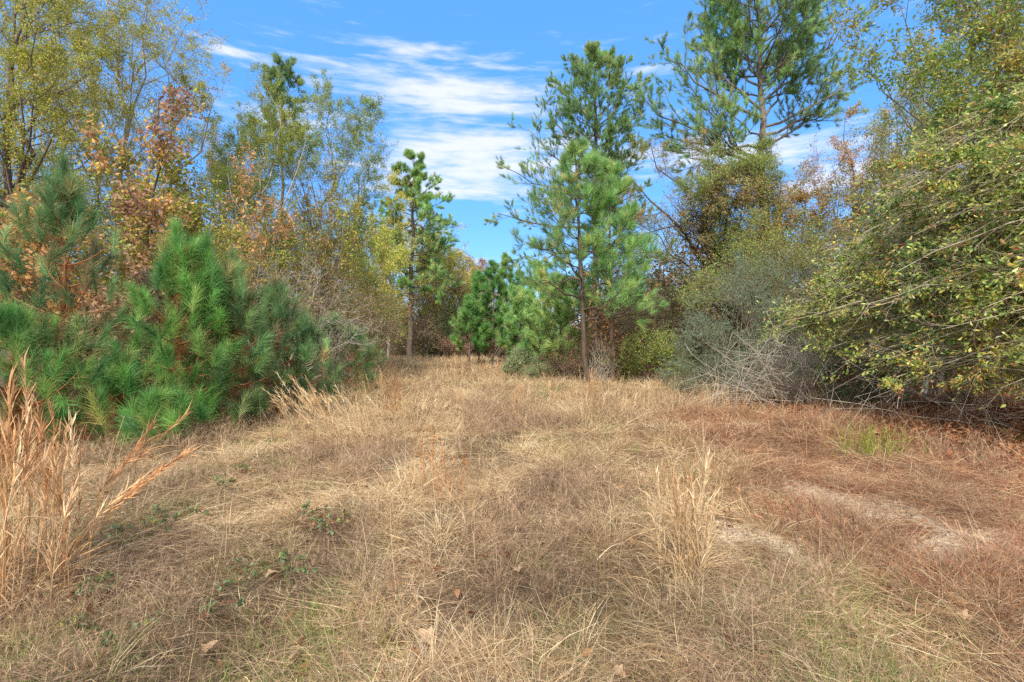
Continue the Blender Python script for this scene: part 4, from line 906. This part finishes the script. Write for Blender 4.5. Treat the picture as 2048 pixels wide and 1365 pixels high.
sedge('green yellow tuft on the reddish ground before the hollow', 1745, 6.4, .52, 70, .17, (0, 0), .16, [lin(q) for q in ((158, 166, 74), (142, 152, 64), (176, 176, 92), (128, 140, 58))], seed=225, heads=0, leaf=.5, w=.007, group='green tufts')
sedge('arching straw tussock in the foreground grass', 800, 2.75, .34, 26, .10, (-.2, 0), .35, C_SEDGEP, seed=226, heads=0, bend=.5, leaf=.2, group='low tussocks')
sedge('grey tan tussock right of the orange stalks', 1015, 4.3, .36, 60, .2, (0, 0), .3, C_PINK, seed=227, heads=.8, bend=.3, leaf=.4, group='low tussocks')
sedge('rusty tussock between the two sand strips', 1560, 4.1, .36, 70, .26, (-.1, 0), .34, C_STRAW[:4], seed=228, heads=.6, bend=.4, leaf=.4, group='low tussocks')
sedge('rusty tussock just beyond the sand strip', 1440, 4.9, .34, 60, .25, (0, 0), .3, C_STRAW[:4], seed=229, heads=.6, bend=.35, leaf=.4, group='low tussocks')
sedge('rusty tussock at the right border below the sand strip', 1960, 3.0, .3, 60, .2, (-.1, 0), .3, C_STRAW[:4], seed=230, heads=.4, bend=.35, leaf=.4, group='low tussocks')
sedge('reddish tussock beyond the pale yellow clump', 1300, 5.4, .34, 60, .25, (0, 0), .3, C_PINK, seed=231, heads=.7, bend=.3, leaf=.4, group='low tussocks')

# ---- thin dead weed stems
def weed(label, px, Y, H, lean, seed):
    R = np.random.default_rng(seed); b = on_ground(px, Y); root = thing('dead_weed', label, 'weed', b, 'thin dead weed stems')
    e = b + np.array([lean*H, 0, H]); Q = bez(b - [0, 0, .02], b*.5+e*.5+R.normal(size=3)*.02, e, 7)[None]; QR = np.linspace(.0028, .0014, 7)[None]
    c = lin((96, 74, 58)); g = Geo(); tubes(g, Q, QR, 4, c); g.build('stem', M_TWIG, root, True)
    q2, r2, p, t = grow(Q, QR, 7, .35, 1., 32, .12*H/.5, 4, R, up=.2, wander=.1, rmin=.001)
    for i in range(len(q2)):
        g = Geo(); tubes(g, q2[i:i+1], r2[i:i+1], 3, c); g.build('twig', M_TWIG, root, True)
weed('dark upright weed stem in the left foreground grass', 655, 3.1, .45, -.03, 301)
weed('dark weed stem near the bottom of the picture, right of centre', 1190, 2.7, .5, .04, 302)
weed('leaning dark weed stem below the rusty tussocks', 1320, 3.0, .42, .12, 303)
weed('short dark weed stem left of the biggest grass clump base', 265, 4.1, .5, .08, 304)
weed('dark weed stem standing before the sapling row', 232, 5.0, .8, -.05, 305)
weed('thin weed stem on the reddish ground by the lower sand strip', 1690, 3.6, .35, -.1, 306)
weed('crooked weed stem by the bushiest sapling', 620, 5.2, .6, .08, 307)

# ---- blackberry sprigs in the left foreground
def bramble(label, px, Y, W, n, seed, pal=DKGREEN):
    R = np.random.default_rng(seed); b = on_ground(px, Y); root = thing('bramble', label, 'bramble', b, 'bramble sprigs in the grass')
    g = Geo(); k = 8; m = 4; a = R.uniform(0, 6.28, m); e = b + np.stack([np.cos(a)*W, np.sin(a)*W, R.uniform(.03, .12, m)], -1)
    t = np.linspace(0, 1, k)[None, :, None]; M = b*.5+e*.5+np.array([0, 0, .14]); Q = (1-t)**2*b + 2*t*(1-t)*M[:, None] + t*t*e[:, None]
    tubes(g, Q, np.full((m, k), .0022), 4, lin((120, 78, 60))); g.build('stems', M_TWIG, root, True)
    i = np.repeat(R.integers(0, m, n), 3); N = len(i); tt = np.repeat(R.uniform(.2, 1, n), 3); p, T = interp(Q[i], tt)
    d = nrm(np.repeat(R.normal(size=(n, 3)), 3, 0)*.5 + R.normal(size=(N, 3))*.6 + np.array([0, 0, .35]))
    c = pick(pal, p, R, .3, 3., seed); g = Geo(); leaves(g, p, d, R.uniform(.025, .045, N), R.uniform(.015, .026, N), c, .4, full=True, R=R); g.build('foliage', M_LEAF, root)
GB = [(3, (124, 142, 98)), (2, (108, 128, 82)), (1, (160, 160, 80)), (.6, (180, 120, 84))]
for i, (px, Y, lb) in enumerate(((170, 3.35, 'bluish green bramble sprig beside the slim tawny clump'), (330, 3.7, 'bramble sprig left of the pale foreground grass'), (430, 4.6, 'bramble sprig below the bushiest sapling'),
     (600, 3.7, 'dark bramble sprig left of the dark weed stem'), (690, 3.8, 'bramble sprig right of the dark weed stem'), (250, 4.7, 'bramble sprig in the shade of the saplings'), (110, 2.75, 'bramble sprig at the foot of the biggest tawny clump'),
     (540, 3.05, 'low bramble sprig in the foreground left of centre'), (380, 2.6, 'bramble sprig closest to the bottom left of the clearing'), (480, 5.4, 'bramble sprig at the edge of the sapling shade'), (215, 2.45, 'bramble sprig near the bottom left corner'))):
    bramble(lb, px, Y, .28, 26, 400+i, GB)

# ---- single fallen leaves lying on the grass
def fallen():
    base = None; R = np.random.default_rng(500)
    for (px, py) in ((592, 1338), (1955, 1078), (850, 1278), (1035, 1150), (545, 1180), (660, 1100), (1275, 1190), (1700, 1265), (1240, 1345), (1930, 1240), (1490, 1000), (1120, 1290), (300, 1260), (1640, 1190), (420, 1330)):
        x, y = gpt(px, py); z = float(ground_h(x, y)) + .05
        if base is None:
            g = Geo(); k = 9; t = np.linspace(0, 1, k); wv = np.sin(np.pi*t**.8)*.034*(1+.45*np.sin(t*17)); zc = .016*np.sin(t*4)
            c = np.stack([t*.1-.05, np.zeros(k), zc], -1); l = c + np.stack([np.zeros(k), wv, wv*.5], -1); r = c + np.stack([np.zeros(k), -wv, wv*.35], -1)
            i = np.arange(k-1); q = np.concatenate([np.stack([i, i+1, k+i+1, k+i], -1), np.stack([2*k+i, 2*k+i+1, i+1, i], -1)])
            g.add(np.concatenate([c, l, r]), lin((206, 172, 134)), q); base = g.build('fallen_leaf', M_LEAF, smooth=True); o = base
        else:
            o = base.copy(); COL.objects.link(o)
        o.location = (x, y, z); o.rotation_euler = (R.normal()*.4, R.normal()*.4, R.uniform(0, 6.28)); s = R.uniform(.6, 1.15); o.scale = (s, s, s)
        tag(o, 'curled pale brown oak leaf lying on the dry grass', 'leaf', 'single fallen oak leaves')
fallen()


# ------------------------------------------------------------------ light, sky, camera
SUN_AZ, SUN_EL = rad(-163), rad(48)
sv = np.array([math.sin(SUN_AZ)*math.cos(SUN_EL), math.cos(SUN_AZ)*math.cos(SUN_EL), math.sin(SUN_EL)])
ld = bpy.data.lights.new('sun', 'SUN'); ld.energy = 2.2; ld.angle = rad(2.0); ld.color = (1, .95, .87)
lo = bpy.data.objects.new('sun', ld); COL.objects.link(lo); lo.location = sv*60
from mathutils import Vector
lo.rotation_euler = Vector(-sv).to_track_quat('-Z', 'Y').to_euler()

w = bpy.data.worlds.new('World'); scene.world = w; w.use_nodes = True
nt = w.node_tree; nt.nodes.clear(); N = nt.nodes.new; Lk = nt.links.new
out = N('ShaderNodeOutputWorld'); bg = N('ShaderNodeBackground'); Lk(bg.outputs[0], out.inputs[0])
sky = N('ShaderNodeTexSky'); sky.sky_type = 'NISHITA'; sky.sun_disc = False; sky.sun_elevation = SUN_EL; sky.sun_rotation = SUN_AZ % (2*math.pi)
sky.air_density = 1.0; sky.dust_density = .0; sky.ozone_density = 3.0
bg.inputs[1].default_value = .15
def mth(op, a, b=None, c=None):
    n = N('ShaderNodeMath'); n.operation = op
    for i, x in enumerate((a, b, c)):
        if x is None: continue
        if isinstance(x, (int, float)): n.inputs[i].default_value = x
        else: Lk(x, n.inputs[i])
    return n.outputs[0]
tc = N('ShaderNodeTexCoord'); sx = N('ShaderNodeSeparateXYZ'); Lk(tc.outputs['Generated'], sx.inputs[0])
X, Y_, Z = sx.outputs
az = mth('ARCTAN2', X, Y_)
hyp = mth('SQRT', mth('ADD', mth('MULTIPLY', X, X), mth('MULTIPLY', Y_, Y_)))
te = mth('DIVIDE', Z, mth('MAXIMUM', hyp, .001))
cv = N('ShaderNodeCombineXYZ'); Lk(az, cv.inputs[0]); Lk(te, cv.inputs[1])
mp = N('ShaderNodeMapping'); mp.inputs['Scale'].default_value = (3.2, 17, 1); mp.inputs['Rotation'].default_value = (0, 0, rad(4)); Lk(cv.outputs[0], mp.inputs[0])
nz = N('ShaderNodeTexNoise'); nz.inputs['Scale'].default_value = 1.6; nz.inputs['Detail'].default_value = 9; nz.inputs['Roughness'].default_value = .62; nz.inputs['Distortion'].default_value = .35
Lk(mp.outputs[0], nz.inputs['Vector'])
mp2 = N('ShaderNodeMapping'); mp2.inputs['Scale'].default_value = (14, 60, 1); mp2.inputs['Rotation'].default_value = (0, 0, rad(-6)); Lk(cv.outputs[0], mp2.inputs[0])
nz2 = N('ShaderNodeTexNoise'); nz2.inputs['Scale'].default_value = 1.3; nz2.inputs['Detail'].default_value = 6; Lk(mp2.outputs[0], nz2.inputs['Vector'])
acc = None
#  px, py, half-width px, half-height px, tilt, strength
for (px, py, hw, hh, tl_, st) in ((880, 188, 250, 42, .10, 1.0), (850, 108, 170, 20, 0., .62), (960, 288, 210, 24, 0., 1.0), (930, 345, 240, 30, 0., 1.0), (950, 388, 170, 14, 0., .9),
                                (1480, 300, 280, 34, .02, .95), (1620, 372, 260, 24, 0., .85), (540, 235, 110, 28, 0., .8), (330, 250, 120, 30, 0., .5), (440, 102, 60, 9, -.08, .62),
                                (930, 520, 130, 9, 0., .5), (1090, 140, 110, 12, .0, .45), (1290, 140, 60, 12, 0., .55), (620, 165, 80, 14, .1, .5), (800, 252, 200, 14, 0., .2), (1850, 300, 200, 30, 0., .7)):
    u = (px-1024)/F; a0 = math.atan(u); ca = math.cos(a0); e0 = (682.5-py)/F*ca
    sa = hw/F*ca*ca; se = hh/F*ca
    da = mth('SUBTRACT', az, a0)
    de = mth('ADD', mth('SUBTRACT', te, e0), mth('MULTIPLY', da, tl_))
    r2 = mth('ADD', mth('POWER', mth('ABSOLUTE', mth('DIVIDE', da, sa)), 2.), mth('POWER', mth('ABSOLUTE', mth('DIVIDE', de, se)), 2.))
    gs = mth('MULTIPLY', mth('EXPONENT', mth('MULTIPLY', r2, -.8)), st)
    acc = gs if acc is None else mth('ADD', acc, gs)
acc = mth('MINIMUM', acc, 1.15)
behind = mth('MULTIPLY', mth('LESS_THAN', Y_, 0.), .8)  # extra cloud cover added out of view to soften the light
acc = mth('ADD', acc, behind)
dens = mth('ADD', mth('MULTIPLY', acc, .62), mth('ADD', mth('MULTIPLY', mth('SUBTRACT', nz.outputs[0], .5), 1.5), mth('MULTIPLY', mth('SUBTRACT', nz2.outputs[0], .5), .55)))
mr = N('ShaderNodeMapRange'); mr.interpolation_type = 'SMOOTHSTEP'; mr.inputs['From Min'].default_value = .12; mr.inputs['From Max'].default_value = .74
Lk(dens, mr.inputs[0])
cm = mth('MULTIPLY', mr.outputs[0], .86)
hs = N('ShaderNodeHueSaturation'); hs.inputs['Saturation'].default_value = 1.3; hs.inputs['Value'].default_value = 1.0; Lk(sky.outputs[0], hs.inputs['Color'])
mix = N('ShaderNodeMix'); mix.data_type = 'RGBA'; Lk(cm, mix.inputs['Factor']); flat = N('ShaderNodeMix'); flat.data_type = 'RGBA'; flat.inputs['Factor'].default_value = .68; Lk(hs.outputs[0], flat.inputs['A']); flat.inputs['B'].default_value = (.45, 1.3, 3.2, 1); Lk(flat.outputs['Result'], mix.inputs['A']); mix.inputs['B'].default_value = (2.85, 2.9, 3.15, 1)
rear_fill = N('ShaderNodeMix'); rear_fill.data_type = 'RGBA'; Lk(mth('MULTIPLY', mth('MINIMUM', mth('MAXIMUM', mth('MULTIPLY', Y_, -2.5), 0.), 1.), .85), rear_fill.inputs['Factor'])
Lk(mix.outputs['Result'], rear_fill.inputs['A']); rear_fill.inputs['B'].default_value = (4.6, 4.5, 4.3, 1)   # fill light: extra brightness added to the unseen half of the sky
Lk(rear_fill.outputs['Result'], bg.inputs[0])

cd = bpy.data.cameras.new('camera'); cd.lens = 18; cd.sensor_width = 36; cd.clip_start = .05; cd.clip_end = 3000
co = bpy.data.objects.new('camera', cd); COL.objects.link(co); co.location = (0, 0, EYE); co.rotation_euler = (rad(90), 0, 0)
scene.camera = co
scene.view_settings.view_transform = 'Standard'; scene.view_settings.look = 'None'; scene.view_settings.exposure = 1.28; scene.view_settings.gamma = 1
scene.render.engine = 'CYCLES'
scene.cycles.max_bounces = 6; scene.cycles.diffuse_bounces = 3; scene.cycles.glossy_bounces = 2; scene.cycles.transmission_bounces = 3; scene.cycles.transparent_max_bounces = 4
scene.cycles.use_denoising = False
